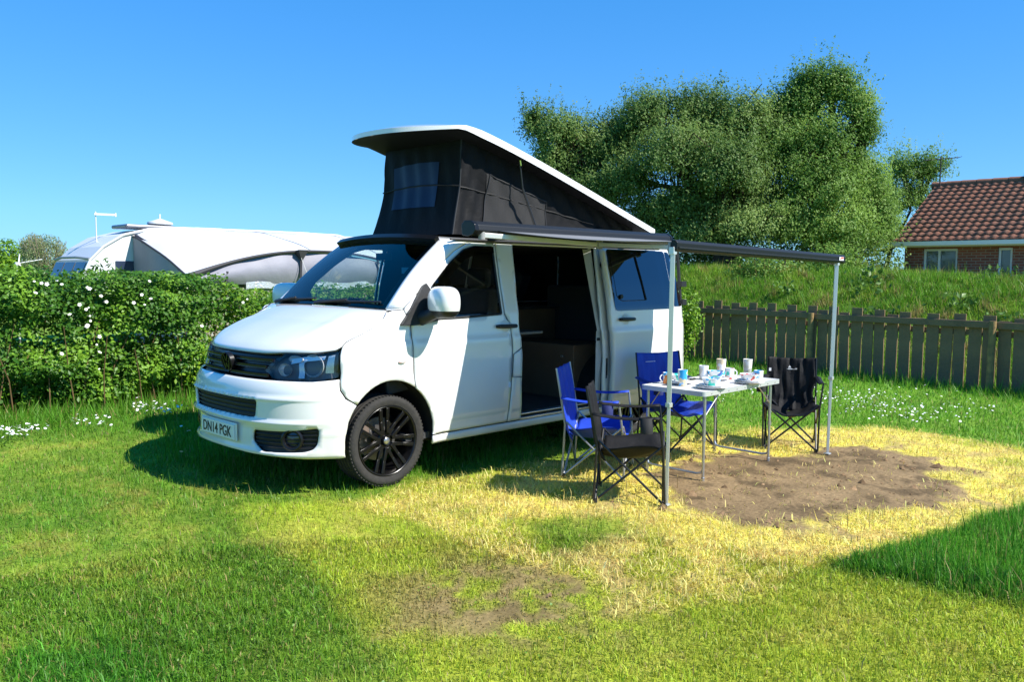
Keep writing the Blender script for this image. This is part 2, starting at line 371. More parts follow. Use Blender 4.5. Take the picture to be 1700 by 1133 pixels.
# straw lying on the dry ring
x, y, r = wedge(100000, 3.6, 10, power=2); c, h, k, l, d, m_, f_ = zones(x, y)
dd_ = sdf(Z_DRY, x+.25*(m_-.5), y+.25*(f_-.5)); ok = (c[:, 0] > 0.40) & (dd_ > -0.05) & (rng.random(len(x)) < 0.65*(1-d)) | ((d > .4) & (dd_ > 0) & (rng.random(len(x)) < 0.05)); x, y, r = x[ok], y[ok], r[ok]
kind(blades('straw', x, y, np.full(len(x), 0.006), np.tile((0.72, 0.59, 0.19), (len(x), 1)), np.full(len(x), 0.050), np.full(len(x), 4.0), 0.004+0.0004*r, True), 'stuff', 'dry yellow straw lying round the bare earth patch')

# clods on the bare earth
x, y, r = wedge(26000, 4.0, 10, power=2); c, h, k, l, d, m_, f_ = zones(x, y); ok = (d > 0.55) & (rng.random(len(x)) < 0.35); x, y = x[ok], y[ok]
N = len(x); s = rng.gamma(1.6, 0.0050, N)+0.002
off = np.array([(1, 0, 0), (-.5, .86, 0), (-.5, -.86, 0), (0, 0, 0.8)])[None]*s[:, None, None]*(1+rng.normal(0, .25, (N, 4, 1)))
V = off+np.stack([x, y, np.zeros(N)-0.001], 1)[:, None]
me = big_mesh('soil_crumbs', V, 3, 4, [(0, 1, 3), (1, 2, 3), (2, 0, 3)]); attr_c(me, 'surf', np.repeat(np.array((0.24, 0.155, 0.085))[None]*rng.uniform(.4, 1.3, (N, 1)), 4, 0))
kind(put('soil_crumbs', me, mg, None, smooth=False), 'stuff', 'loose crumbs of dry brown earth on the bare patch')

# clover and small broad leaves low in the sward
x, y, r = wedge(9000, 2.4, 8, power=2); c, h, k, l, d, m_, f_ = zones(x, y); ok = (fbm(x+50, y+4, 1.5) > .5) & (c[:, 0] < .3) & (d < .2); x, y = x[ok], y[ok]
kind(leaf_cloud('clover', np.stack([x, y, rng.uniform(.012, .035, len(x))], 1), 0.014, leafmat('clover_leaf', (.11, .24, .02), (.22, .38, .04)), None, .9, 0.0, norm=np.tile((0., 0., 1.), (len(x), 1))), 'stuff', 'clover and small broad leaves growing low in the lawn')
# daisies
def daisies(name, X, Y, H, S, lab):
    N = len(X); V = np.zeros((N, 9, 3)); nr = rng.normal(0, 0.35, (N, 2)); ctr = np.stack([X, Y, H], 1)
    V[:, 0] = ctr+np.array([0, 0, 0.004])
    for i in range(8):
        a = i*np.pi/4; dx, dy = np.cos(a)*S, np.sin(a)*S
        V[:, i+1] = ctr+np.stack([dx, dy, dx*nr[:, 0]+dy*nr[:, 1]], 1)
    me = big_mesh(name, V, 8, 9, [(0, i+1, (i+1) % 8+1) for i in range(8)])
    return kind(put(name, me, mat('daisy_petal', (0.86, 0.86, 0.82), 0.7, noise=(60, .4, (.8, .78, .7))), None, False), 'stuff', lab)
def scatter(spec):
    X = []; Y = []
    for px, py, sx_, sy_, n in spec:
        g = np.array([ground_at(px+rng.normal(0, sx_), py+rng.normal(0, sy_)) for _ in range(n)]); X.append(g[:, 0]); Y.append(g[:, 1])
    return np.concatenate(X), np.concatenate(Y)
X, Y = scatter([(20, 733, 18, 4, 60), (60, 728, 12, 3, 18), (125, 716, 9, 4, 12), (165, 712, 12, 5, 16), (235, 688, 10, 6, 26), (265, 694, 10, 4, 18), (285, 690, 20, 5, 14), (300, 772, 2, 1, 1), (330, 735, 20, 6, 3)])
daisies('daisies', X, Y, rng.uniform(0.07, 0.13, len(X)), rng.uniform(0.010, 0.016, len(X)), 'white daisies flowering in the long grass below the rose hedge')
X, Y = scatter([(1440, 680, 35, 8, 90), (1385, 668, 25, 6, 50), (1520, 700, 45, 7, 60), (1600, 690, 60, 8, 35), (1220, 655, 40, 7, 50), (1300, 690, 30, 6, 25), (1450, 660, 60, 6, 40)])
daisies('daisies', X, Y, rng.uniform(0.06, 0.10, len(X)), rng.uniform(0.008, 0.014, len(X)), 'white daisies scattered over the lawn before the wooden fence')

# ------------------------------------------------------------------ embankment behind the fence
def FXY(y): return 10.15+0.14*(y+2.85)
def bank_z(d, y):
    d = np.asarray(d, float); k = ss(d, -0.2, 4.6)
    return (1.66-0.05*np.clip(1.5-y,0,6)+0.04*np.clip(y-1.5,0,3))*k+0.16*(fbm(d*0.7+3, y*0.7, 0.9)-0.5)*k+0.10*(fbm(d, y, 2.6)-0.5)*np.clip(d, 0, 1)-0.02-0.05*np.clip(d-6, 0, 30)*0.35
bd = np.concatenate([np.arange(-0.2, 7, 0.12), np.arange(7, 16, 0.6)]); by = np.concatenate([np.arange(-14, 12, 0.15), np.arange(12, 30, 0.8)])
BD, BY = np.meshgrid(bd, by, indexing='ij'); vx = FXY(BY)+BD
mb = MB(); mb.v = list(zip(vx.ravel().tolist(), BY.ravel().tolist(), bank_z(BD, BY).ravel().tolist())); nb = len(by)
mb.f = [(i*nb+j, (i+1)*nb+j, (i+1)*nb+j+1, i*nb+j+1) for i in range(len(bd)-1) for j in range(nb-1)]
kind(put('embankment', mb.mesh('embankment'), mat('bank_turf', (0.13, 0.22, 0.022), 0.95, spec=.1, noise=(1.8, .3, (.16, .13, .04)), bump=(9, .5))), 'structure')
n = 190000; y = rng.uniform(-5.5, 8.0, n); d = rng.uniform(0, 6.2, n)
x = FXY(y)+d; mid = fbm(x, y, 1.1); fine = fbm(x+5, y, 4.0)
c = np.array((0.145, 0.310, 0.020))[None]+ss(mid, .45, .65)[:, None]*np.array((0.07, 0.06, 0.008))[None]
k = ss(fine+0.4*(mid-.5), 0.64, 0.76)[:, None]*.8; c = c*(1-k)+np.array((0.33, 0.22, 0.09))*k
kind(blades('bank_grass', x, y, bank_z(d, y), c, 0.07+0.10*ss(fine, .3, .7), np.full(n, 1.2), np.full(n, 0.016), False), 'stuff', 'rough tufted grass covering the bank behind the fence')
C = []
for _ in range(11):
    yy = rng.uniform(-3, 5); dd = rng.uniform(1.5, 4.6); m_ = 60
    C.append(np.stack([FXY(yy)+dd+rng.normal(0, .15, m_), yy+rng.normal(0, .2, m_), bank_z(np.full(m_, dd), np.full(m_, yy))+rng.uniform(0.05, .3, m_)], 1))
kind(leaf_cloud('bank_weeds', np.concatenate(C), 0.11, leafmat('weed_leaf', (0.05, 0.13, 0.02), (0.16, 0.28, 0.05)), None, 0.6, 0.6), 'stuff', 'broad leaved weeds dotted over the grassy bank')

# ------------------------------------------------------------------ picket fence
WOOD = mat('weathered_fence_wood', (0.27, 0.180, 0.100), 0.85, spec=.1, noise=(2.5, .5, (.16, .112, .070)), bump=(30, .4))
WOOD2 = mat('fence_post_wood', (0.42, 0.27, 0.10), 0.85, spec=.2, noise=(9, .5, (.14, .10, .055)), bump=(30, .4))
fence = empty('picket_fence', (FXY(-1), -1, 0)); tag(fence, 'weathered brown wooden picket fence below the grassy bank', 'fence')
fdir = Vector((0.14, 1, 0)).normalized(); fang = math.atan2(fdir.y, fdir.x)
def fp(t, out=0.0, z=0.0):                       # t metres along the fence, out towards the camera
    p = Vector((FXY(-1), -1, 0))+fdir*t+Vector((-fdir.y, fdir.x, 0))*out; return Vector((p.x, p.y, z))
def fpart(name, t, out, z, dims, m, rx=0.0):
    mbx = MB(); mbx.box((0, 0, 0), dims); o = mbx.build(name, m, fence, bev=0.004)
    p = fp(t, out, z)-Vector(fence.location); o.location = p; o.rotation_euler = (rx, 0, fang); return o
mesh_cache = {}
k = 0; t = -4.6
while t < 4.35:
    tall = (k % 2 == 0); h = (1.10 if tall else 1.02)+random.uniform(-.02, .02); key = ('t' if tall else 's')+str(k % 3)
    dz = 0.04*math.sin(t*.5)
    mbx = MB(); mbx.box((0, 0, h/2), (0.166+0.006*(k % 3), 0.022, h)); o = mbx.build('picket', WOOD, fence, bev=0.004)
    p = fp(t, -0.012, dz-0.02)-Vector(fence.location); o.location = p; o.rotation_euler = (random.uniform(-.02, .02), random.uniform(-.015, .015), fang)
    t += 0.200+random.uniform(-.012, .012); k += 1
for t0, t1 in ((-4.7, -1.5), (-1.49, 1.35), (1.36, 4.4)):
    for z, hh, oo in ((0.93, 0.095, .028), (0.80, 0.085, -.056)):
        fpart('rail', (t0+t1)/2, oo, z+random.uniform(-.008, .008), (t1-t0, 0.045, hh), WOOD)
for t in (-1.5, 1.35, 4.4, -4.7):
    mbx = MB(); mbx.tube([(0, 0, -.1), (0, 0, 0.5), (0.01, 0, 0.985)], [0.052, .05, .048], 10); o = mbx.build('post', WOOD2, fence, smooth=True)
    o.location = fp(t, 0.10, 0)-Vector(fence.location)

# ------------------------------------------------------------------ hedges and shrubs
HEDGE_PTS = []
def hedge(name, label, path, h, depth, n, size, m, flowers=0, seed=1, stems=40, aspect=.6):
    """path: (x,y) points of the centre line"""
    root = empty(name, (path[0][0], path[0][1], 0)); tag(root, label, 'hedge', None); org = np.array([path[0][0], path[0][1], 0])
    P_ = np.array(path, float); seg = np.hypot(*np.diff(P_, axis=0).T); cum = np.concatenate([[0], np.cumsum(seg)])
    u = rng.uniform(0, cum[-1], n); cx = np.interp(u, cum, P_[:, 0]); cy = np.interp(u, cum, P_[:, 1])
    a = rng.uniform(-0.5*np.pi, 1.5*np.pi, n); rad = rng.random(n)**0.30
    lump = 0.72+0.75*(fbm(u*1.3+seed*9, np.sin(a)*2.2+np.cos(a), 1.5)-0.30); ztop = h*(0.88+0.34*(fbm(u+seed*5, u*0+seed, 1.9)-0.4))
    sq = lambda t, e: np.sign(t)*np.abs(t)**e
    yy = sq(np.cos(a), .6)*depth*rad*lump; zz = sq(np.sin(a), .6)*ztop*0.5*rad*(0.75+.25*lump)+ztop*0.49
    zz = np.maximum(zz, rng.uniform(0.02, .12, n))
    C_ = np.stack([cx-org[0]+rng.normal(0, .05, n), cy+yy-org[1], zz], 1)
    tuft = fbm(u*3+seed, zz*3+a, 1.7); keep = (tuft > 0.33); C_ = C_[keep]
    tint = ss(tuft[keep], 0.36, 0.66)*0.75+0.25*rng.random(keep.sum())
    out = np.stack([np.zeros(keep.sum()), np.cos(a[keep]), np.maximum(np.sin(a[keep]), 0.2)], 1)
    HEDGE_PTS.append((root, C_+org))
    leaf_cloud('foliage', C_, size, m, root, aspect, 0.2, tint=tint**1.15, norm=out*.8+np.array([0, 0, .5]))
    mbx = MB()
    for _ in range(stems):
        uu = random.uniform(0, cum[-1]); x0 = np.interp(uu, cum, P_[:, 0])-org[0]; y0 = np.interp(uu, cum, P_[:, 1])-org[1]+random.uniform(-.72, .2)*depth
        l = random.uniform(.3, .62)*h; dx, dy = random.uniform(-.35, .35), random.uniform(-.5, .1)*depth*.7
        mbx.tube([(x0, y0, 0), (x0+dx*.4+random.uniform(-.05, .05), y0+dy*.4, l*.5), (x0+dx, y0+dy, l)], [.010, .007, .004], 5)
    mbx.build('stems', mat('hedge_twig', (0.20, 0.115, 0.045), .9, noise=(8, .5, (.11, .07, .03))), root, smooth=True)
    return root, org
ROSE = leafmat('rose_leaf', (0.045, 0.145, 0.012), (0.215, 0.400, 0.034)); PRIV = leafmat('hedge_leaf', (0.055, 0.160, 0.010), (0.280, 0.460, 0.028))
rose, rorg = hedge('rose_hedge', 'dark green hedge with white wild roses at the left', [(-2.6, 5.45), (-0.6, 5.05), (0.7, 4.75), (1.9, 4.75)], 1.84, 0.82, 105000, 0.055, ROSE, seed=3, stems=90)
leafy, lorg = hedge('leafy_hedge', 'bright green leafy hedge beside the bonnet of the white van', [(1.6, 4.85), (3.0, 4.75), (4.2, 4.8), (6.5, 4.9), (9.2, 4.7)], 1.63, 0.78, 100000, 0.062, PRIV, seed=8, stems=60)
petal = MB()
for i in range(5):
    a = i*2*math.pi/5; c_, s_ = math.cos(a), math.sin(a); n0 = len(petal.v)
    petal.v += [(0, 0, 0), (c_*.026-s_*.020, s_*.026+c_*.020, .010), (c_*.044, s_*.044, .006), (c_*.026+s_*.020, s_*.026-c_*.020, .010)]; petal.f.append((n0, n0+3, n0+2, n0+1))
pm = petal.mesh('rose_flower'); WHITE_P = mat('rose_petal', (0.82, 0.80, 0.70), .6, noise=(40, .4, (.85, .83, .78)))
fl_spots = [(55, 468), (62, 482), (67, 466), (75, 468), (82, 470), (94, 468), (108, 472), (143, 479), (150, 477), (156, 481), (136, 510), (145, 508), (151, 516), (167, 497), (174, 492), (176, 500), (150, 522), (152, 540), (157, 533), (149, 545), (146, 541), (225, 497), (241, 492), (251, 490), (240, 503), (254, 497), (228, 503), (102, 594), (164, 583), (170, 609), (170, 555), (410, 496), (405, 509), (118, 526), (253, 472), (312, 474), (336, 538), (163, 570)]
for px, py in fl_spots:
    hr_, hp_ = HEDGE_PTS[0] if px < 300 else HEDGE_PTS[1]; q_ = hp_-CAM; dz_ = q_ @ AX_F
    e_ = np.hypot(850+FPX*(q_ @ AX_R)/dz_-px, 566.5-FPX*(q_ @ AX_U)/dz_-py); near_ = np.where(e_ < 7)[0]
    if len(near_) == 0: continue
    p = hp_[near_[np.argmin(dz_[near_])]]; p = p+(CAM-p)/np.linalg.norm(CAM-p)*0.05
    o = put('flower', pm, WHITE_P, rose if px < 300 else leafy, False); o.location = Vector(p)-Vector(rorg if px < 300 else lorg)
    o.rotation_euler = (math.radians(60)+random.uniform(-.5, .5), random.uniform(-.4, .4), random.uniform(-.6, .3)); s_ = random.uniform(.30, .62); o.scale = (s_, s_, s_)
# tall weed shoots above the rose hedge
C = []
for px, py, hh in ((180, 430, .3), (165, 440, .25), (60, 445, .22), (85, 452, .2), (190, 445, .25), (205, 450, .2), (120, 455, .2), (30, 458, .15), (225, 452, .2)):
    p = on_plane(px, py, 1, 4.9); m_ = 26
    C.append(np.stack([rng.normal(0, .05, m_)+p[0], rng.normal(0, .05, m_)+p[1], p[2]-rng.uniform(0, 1, m_)*hh*1.4], 1))
kind(leaf_cloud('shoots', np.concatenate(C)-rorg, 0.11, leafmat('shoot_leaf', (0.06, .14, .03), (.16, .27, .07)), rose, .3, .5), 'stuff')

def bush(name, label, cx, cy, h, r, n, size, m, cat='shrub'):
    root = empty(name, (cx, cy, 0)); tag(root, label, cat)
    d = rng.normal(size=(n, 3)); d /= np.linalg.norm(d, axis=1)[:, None]; rad = rng.random(n)**.4
    lump = 0.75+0.6*(fbm(d[:, 0]*2+cx, d[:, 2]*2+cy, 1.7)-.3)
    C_ = np.stack([d[:, 0]*r*rad*lump, d[:, 1]*r*rad*lump, h*.5+d[:, 2]*h*.52*rad*lump], 1); C_ = C_[C_[:, 2] > .03]
    leaf_cloud('crown', C_, size, m, root, .55, .3, norm=d[:len(C_)]*.0+(C_-np.array([0, 0, h*.5]))/max(r, h*.5)+np.array([0, 0, .4]))
    mbx = MB()
    for _ in range(9): a_ = random.uniform(0, 6.28); mbx.tube([(0, 0, 0), (math.cos(a_)*r*.3, math.sin(a_)*r*.3, h*.4), (math.cos(a_)*r*.6, math.sin(a_)*r*.6, h*.8)], [.02, .012, .005], 5)
    mbx.build('trunk', MATS['hedge_twig'], root, smooth=True); return root
bush('shrub', 'leafy green shrub between the van rear and the fence end', 10.1, 2.75, 1.55, .55, 9000, .06, PRIV)

# ------------------------------------------------------------------ trees on the bank
BARK = mat('tree_bark', (0.085, 0.065, 0.045), .95, spec=.1, noise=(6, .5, (.04, .032, .024)), bump=(20, .7))
WILLOW = leafmat('tree_leaf', (0.085, 0.170, 0.032), (0.280, 0.395, 0.105), trans=.44, rough=.5, spec=.25)
WILLOW2 = leafmat('tree_leaf_light', (0.095, 0.205, 0.028), (0.300, 0.455, 0.095), trans=.46, rough=.5, spec=.25)
def tree(name, label, base_px, dist, lobes, n, m, trunk_r=.16, leaf=.080, forks=1, zbase=1.3):
    b = at_dist(base_px[0], base_px[1], dist); b[2] = zbase; root = empty(name, tuple(b)); tag(root, label, 'tree', 'trees on the bank behind the fence')
    E = []
    for px, py, rx, ry, dd in lobes:
        c_ = at_dist(px, py, dist+dd)-b; sc = (dist+dd)/FPX; E.append((c_, rx*sc, ry*sc))
    vol = np.array([e[1]*e[2] for e in E]); cnt = (n*vol/vol.sum()).astype(int); LC_ = []; LD = []; LN = []; tips = []
    for (c_, rx, ry), k in zip(E, cnt):
        nt_ = max(k//14, 3); d = rng.normal(size=(nt_, 3)); d /= np.linalg.norm(d, axis=1)[:, None]; d[:, 2] = np.where(d[:, 2] < -.5, -d[:, 2]*.6, d[:, 2])
        rad = (0.25+0.80*rng.random(nt_)**0.60)*(0.72+0.95*(fbm(d[:, 0]*2.6+c_[0]+d[:, 1], d[:, 2]*2.6+c_[1]+d[:, 1], 2.2)-.33)); rad = np.where(rng.random(nt_) < .10, rad*rng.uniform(1.05, 1.35, nt_), rad)
        tw = c_[None]+d*rad[:, None]*np.array([rx, rx*.9, ry])[None]
        tips += [tw[i] for i in range(0, nt_, max(1, nt_//14))]
        ax = d*0.7+np.array([0.05, -.05, 0.75])[None]+rng.normal(0, .25, (nt_, 3)); ax /= np.linalg.norm(ax, axis=1)[:, None]
        ln = rng.uniform(.22, .70, nt_); tt = rng.uniform(-.5, .6, (nt_, 14))
        pts = tw[:, None]+ax[:, None]*(tt*ln[:, None])[..., None]+rng.normal(0, .065, (nt_, 14, 3))*(1-0.4*tt[..., None])
        LC_.append(pts.reshape(-1, 3)); LD.append(np.repeat(ax, 14, 0)); LN.append(np.repeat(d, 14, 0))
        ns_ = max(10, int(rx*ry*9)); e = rng.normal(size=(ns_, 3)); e[:, 2] = np.abs(e[:, 2])*1.2+.15; e /= np.linalg.norm(e, axis=1)[:, None]   # feathery leading shoots
        s0 = c_[None]+e*np.array([rx, rx*.9, ry])[None]*rng.uniform(.60, .86, ns_)[:, None]; sa = e*.55+np.array([.12, -.1, .85])[None]+rng.normal(0, .22, (ns_, 3)); sa /= np.linalg.norm(sa, axis=1)[:, None]
        sl = rng.uniform(.35, 1.0, ns_); st_ = rng.random((ns_, 26)); sp_ = s0[:, None]+sa[:, None]*(st_*sl[:, None])[..., None]+rng.normal(0, .055, (ns_, 26, 3))*(1.2-st_[..., None])
        LC_.append(sp_.reshape(-1, 3)); LD.append(np.repeat(sa, 26, 0)); LN.append(np.repeat(e, 26, 0))
    C_ = np.concatenate(LC_); D_ = np.concatenate(LD)
    leaf_cloud('crown', C_, leaf, m, root, .48, .2, tint=np.clip(fbm(C_[:, 0]*.8+C_[:, 1]*.5+20, C_[:, 2]*.9+C_[:, 1]*.4+7, 1.1)*1.5-.25, .05, .95), dirs=D_*.8, norm=np.concatenate(LN)*.9+np.array([.15, -.35, .45]))
    mbx = MB(); top = np.mean([e[0] for e in E], 0)
    for k in range(forks):
        o = np.array([rng.normal(0, .35)*(forks > 1), rng.normal(0, .45)*(forks > 1), 0]); mids = o+(top-o)*np.array([.25, .25, .45])+rng.normal(0, .12, 3)
        mbx.tube([tuple(o+np.array([0, 0, -.4])), tuple(o*1.1+np.array([0, 0, .5])), tuple(mids)], [trunk_r*1.2, trunk_r, trunk_r*.72], 9)
        for (c_, rx, ry) in E[k::forks]:
            j = mids+(c_-mids)*.5+rng.normal(0, .2, 3)
            mbx.tube([tuple(mids), tuple(j), tuple(c_)], [trunk_r*.6, trunk_r*.42, trunk_r*.2], 7)
            near_t = [q for q in tips if np.linalg.norm(q-c_) < max(rx, ry)*1.2]
            for q in near_t[:16]: jj = c_+(q-c_)*.5+rng.normal(0, .08, 3); mbx.tube([tuple(j+(c_-j)*random.uniform(.2, 1)), tuple(jj), tuple(q)], [trunk_r*.2, trunk_r*.12, trunk_r*.05], 5)
    mbx.build('trunk', BARK, root, smooth=True); return root
tree('broad_tree', 'tall bushy green tree rising behind the raised van roof', (1010, 440), 24.0, [(935, 225, 52, 42, 0), (985, 255, 70, 60, .6), (915, 280, 40, 50, 0), (1000, 330, 80, 55, 0), (1060, 400, 60, 35, -.3), (890, 210, 30, 40, .3), (950, 290, 75, 60, .8), (1040, 235, 55, 60, .9)], 80000, WILLOW, forks=2)
tree('broad_tree', 'widest grey green tree, middle of the group above the awning', (1205, 445), 23.5, [(1080, 195, 62, 52, .5), (1160, 190, 62, 50, .8), (1235, 205, 62, 55, .5), (1120, 265, 85, 70, -.4), (1210, 290, 85, 75, -.6), (1130, 350, 90, 50, 0), (1045, 300, 55, 55, -.2), (1240, 380, 80, 45, -.4), (1165, 395, 75, 36, -.2), (1275, 250, 60, 70, .9), (1180, 245, 90, 70, 1.0), (1260, 335, 75, 55, 1.0), (1195, 350, 85, 50, 1.2), (1085, 370, 75, 45, 1.0)], 160000, WILLOW, trunk_r=.2, forks=3)
tree('broad_tree', 'tallest tree with a pointed leafy top left of the house', (1330, 440), 24.5, [(1385, 150, 46, 42, .3), (1425, 185, 30, 36, 0), (1335, 185, 48, 52, .2), (1295, 200, 44, 48, .3), (1340, 145, 30, 30, .4), (1435, 225, 26, 34, .3), (1370, 240, 56, 48, -.2), (1310, 265, 62, 60, -.3), (1360, 320, 78, 60, -.5), (1310, 380, 80, 50, -.6), (1390, 390, 75, 45, -.6), (1400, 290, 50, 60, .4), (1440, 310, 36, 50, .6), (1450, 370, 48, 50, .6)], 140000, WILLOW2, trunk_r=.17, forks=2)
tree('small_tree', 'small airy tree touching the left end of the house roof', (1470, 430), 30.5, [(1500, 285, 34, 34, 0), (1545, 285, 34, 32, .3), (1475, 335, 48, 42, -.3), (1520, 330, 32, 30, .2), (1440, 370, 50, 46, -.3), (1420, 405, 55, 32, -.4), (1465, 395, 45, 30, .2)], 36000, WILLOW2, trunk_r=.09, leaf=.08)
bush('shrub', 'low bright shrub under the trees on the bank crest', *at_dist(1270, 430, 20.5)[:2], 2.45, 1.1, 8000, .08, WILLOW2)
bush('shrub', 'rounded low shrub below the tallest tree by the house', *at_dist(1390, 425, 21.0)[:2], 2.6, .9, 7000, .08, WILLOW2)
for px_, lab_ in ((1140, 'dark shrub behind the lead rail beside the van rear'), (1215, 'dark shrub between the tree trunks on the crest'), (1345, 'dark shrub behind the rounded low shrub'), (1410, 'dark shrub left of the house under the small tree')):
    bush('shrub', lab_, *at_dist(px_, 430, 25.5)[:2], 3.3, 1.7, 9000, .10, WILLOW)
bush('distant_tree', 'distant round green tree at the far left edge', *at_dist(5, 430, 42)[:2], 3.1, 1.5, 7000, .16, PRIV, 'tree')
def twiggy(label, px, dist, h, r, n):
    b = at_dist(px, 430, dist); root = empty('bare_tree', (b[0], b[1], 0)); tag(root, label, 'tree'); mbx = MB()
    for i in range(n):
        a_ = random.uniform(0, 6.28); q = random.random()**.5*r; mbx.tube([(0, 0, .2), (math.cos(a_)*q*.45, math.sin(a_)*q*.45, h*.6), (math.cos(a_)*q, math.sin(a_)*q, h*random.uniform(.86, 1.02))], [.03, .016, .006], 4)
    mbx.build('trunk', mat('pale_twig', (.22, .17, .12), .9, noise=(4, .5, (.28, .22, .16))), root, smooth=True)
    d = rng.normal(size=(5000, 3)); d /= np.linalg.norm(d, axis=1)[:, None]
    leaf_cloud('crown', d*rng.uniform(.5, 1.05, (5000, 1))*np.array([r*.95, r*.95, h*.28])+np.array([0, 0, h*.74]), .07, leafmat('pale_bud', (.16, .22, .08), (.34, .38, .18)), root, .4, .5)
twiggy('sparse twiggy grey tree left of the caravan window', 78, 34, 2.85, .72, 55)
twiggy('thin twiggy tree beside the distant round green tree', 55, 36, 2.95, .5, 50)

# ================================================================== brick bungalow
BRICK = bpy.data.materials.new('red_brick'); BRICK.use_nodes = True; nt = BRICK.node_tree; b = nt.nodes['Principled BSDF']
tc = nt.nodes.new('ShaderNodeTexCoord'); sp_ = nt.nodes.new('ShaderNodeSeparateXYZ'); mp = nt.nodes.new('ShaderNodeCombineXYZ')
bt = nt.nodes.new('ShaderNodeTexBrick'); bt.inputs['Color1'].default_value = (.30, .085, .05, 1); bt.inputs['Color2'].default_value = (.21, .06, .04, 1); bt.inputs['Mortar'].default_value = (.30, .25, .20, 1)
bt.inputs['Scale'].default_value = 1.0; bt.inputs['Brick Width'].default_value = .225; bt.inputs['Row Height'].default_value = .075; bt.inputs['Mortar Size'].default_value = .008
nt.links.new(tc.outputs['Object'], sp_.inputs[0]); nt.links.new(sp_.outputs['Y'], mp.inputs['X']); nt.links.new(sp_.outputs['Z'], mp.inputs['Y']); nt.links.new(mp.outputs[0], bt.inputs[0]); nt.links.new(bt.outputs[0], b.inputs['Base Color']); b.inputs['Roughness'].default_value = .9
HX = 21.75; HY0, HY1 = -5.0, 2.98; house = empty('house', (HX, -1, 0)); tag(house, 'red brick bungalow with a brown tiled roof beyond the bank', 'house')
hl = Vector(house.location)
def hpart(name, mbx, m, parent=house, **k):
    mbx.v = [(v[0]-hl.x, v[1]-hl.y, v[2]-hl.z) for v in mbx.v]; return mbx.build(name, m, parent, **k)
wins = [(2.48, 1.60), (0.62, 0.28), (-1.4, -2.3)]                      # y ranges of the openings
m1 = MB(); edges = [HY1]+[q for w_ in wins for q in w_]+[HY0]
for i in range(0, len(edges), 2): m1.box((HX+.125, (edges[i]+edges[i+1])/2, 1.21), (.25, edges[i]-edges[i+1], 2.42))
for a_, b_ in wins: m1.box((HX+.127, (a_+b_)/2, .62), (.246, a_-b_, 1.24)); m1.box((HX+.127, (a_+b_)/2, 2.395), (.246, a_-b_, .05))
m1.prism([(HX+.25, 0), (HX+5.6, 0), (HX+5.6, 2.42), (HX+2.9, 4.25), (HX+.25, 2.55)], lambda x, z: (x, HY1, z), lambda x, z: (x, HY1-.22, z))
m1.box((HX+5.6, (HY0+HY1)/2, 1.2), (.2, HY1-HY0, 2.4))
hpart('wall', m1, BRICK)
UPVC = mat('white_frame', (.75, .76, .77), .35); PANE = mat('window_pane', (.045, .06, .07), .05, spec=.9, noise=(3, .6, (.10, .12, .13)))
for a_, b_ in wins:
    m2 = MB(); c_ = (a_+b_)/2; w_ = a_-b_; fr = .06
    for yy in (a_-fr/2, b_+fr/2)+((c_+.04,) if w_ > .5 else ()): m2.box((HX+.10, yy, 1.80), (.08, fr, 1.13))
    for zz in (1.265, 2.335): m2.box((HX+.10, c_, zz), (.078, w_-.002, fr))
    f_ = hpart('window', m2, UPVC, bev=.006)
    m3 = MB(); m3.box((HX+.125, c_, 1.80), (.012, w_-.1, 1.05)); o = hpart('pane', m3, PANE); o.parent = f_
    m3 = MB()
    for k in range(6): m3.box((HX+.155, c_-.12, 1.45+k*.16), (.01, w_*.45, .05))
    o = hpart('blind', m3, mat('window_blind', (.35, .38, .38), .7)); o.parent = f_
TILE = mat('concrete_roof_tile', (.25, .108, .068), .9, spec=.1, noise=(2.2, .5, (.34, .16, .105)), bump=(30, .5))
TILE2 = mat('weathered_roof_tile', (.19, .090, .062), .9, spec=.1, noise=(5, .5, (.29, .15, .10)), bump=(30, .5))
roof = hpart('roof', MB().prism([(HX-.28, 2.50), (HX-.28, 2.56), (HX+2.9, 4.36), (HX+6.1, 2.56), (HX+6.1, 2.50), (HX+2.9, 4.27)], lambda x, z: (x, HY1+.24, z), lambda x, z: (x, HY0-.2, z)), TILE2)
rise = 4.36-2.56; run = 3.18; slope = math.hypot(rise, run); ang = math.atan2(rise, run); rows = 14; gauge = slope/rows; tw = .212
tm = MB(); nseg = 7                                                   # one pantile: S-curve across, stepped along
for i in range(nseg+1):
    u = i/nseg; yy = (u-.5)*tw*1.02; zz = .015*math.sin(u*2*math.pi)+.012
    for xx, dz in ((-.02, .030), (-.02, .052), (gauge+.03, .014)): tm.v.append((xx, yy, zz+dz))
for i in range(nseg): a_ = i*3; tm.f += [(a_, a_+3, a_+4, a_+1), (a_+1, a_+4, a_+5, a_+2)]
tmesh = tm.mesh('roof_tile'); tmesh.materials.append(TILE); tmesh.polygons.foreach_set('use_smooth', [True]*len(tmesh.polygons)); tmesh2 = tmesh.copy(); tmesh2.materials.clear(); tmesh2.materials.append(TILE2)
rest = MB()
for r_ in range(rows):
    for c_ in range(int((HY1-HY0+.4)/tw)):
        yy = HY1+.20-tw*(c_+.5); bx = HX-.28+r_*gauge*math.cos(ang); bz = 2.56+r_*gauge*math.sin(ang)
        M = Matrix.Translation((bx-hl.x, yy-hl.y, bz-hl.z+random.uniform(-.004, .004))) @ Matrix.Rotation(-ang+random.uniform(-.012, .012), 4, 'Y')
        if c_ < 21:
            o = bpy.data.objects.new('tile', tmesh2 if random.random() < .3 else tmesh); scene.collection.objects.link(o); o.parent = roof; o.matrix_local = M
        else:
            n0 = len(rest.v); rest.v += [tuple(M @ Vector(v)) for v in tm.v]; rest.f += [tuple(n0+i for i in f) for f in tm.f]
o = put('tiles', rest.mesh('tiles'), TILE, roof); kind(o, 'stuff')
m1 = MB()
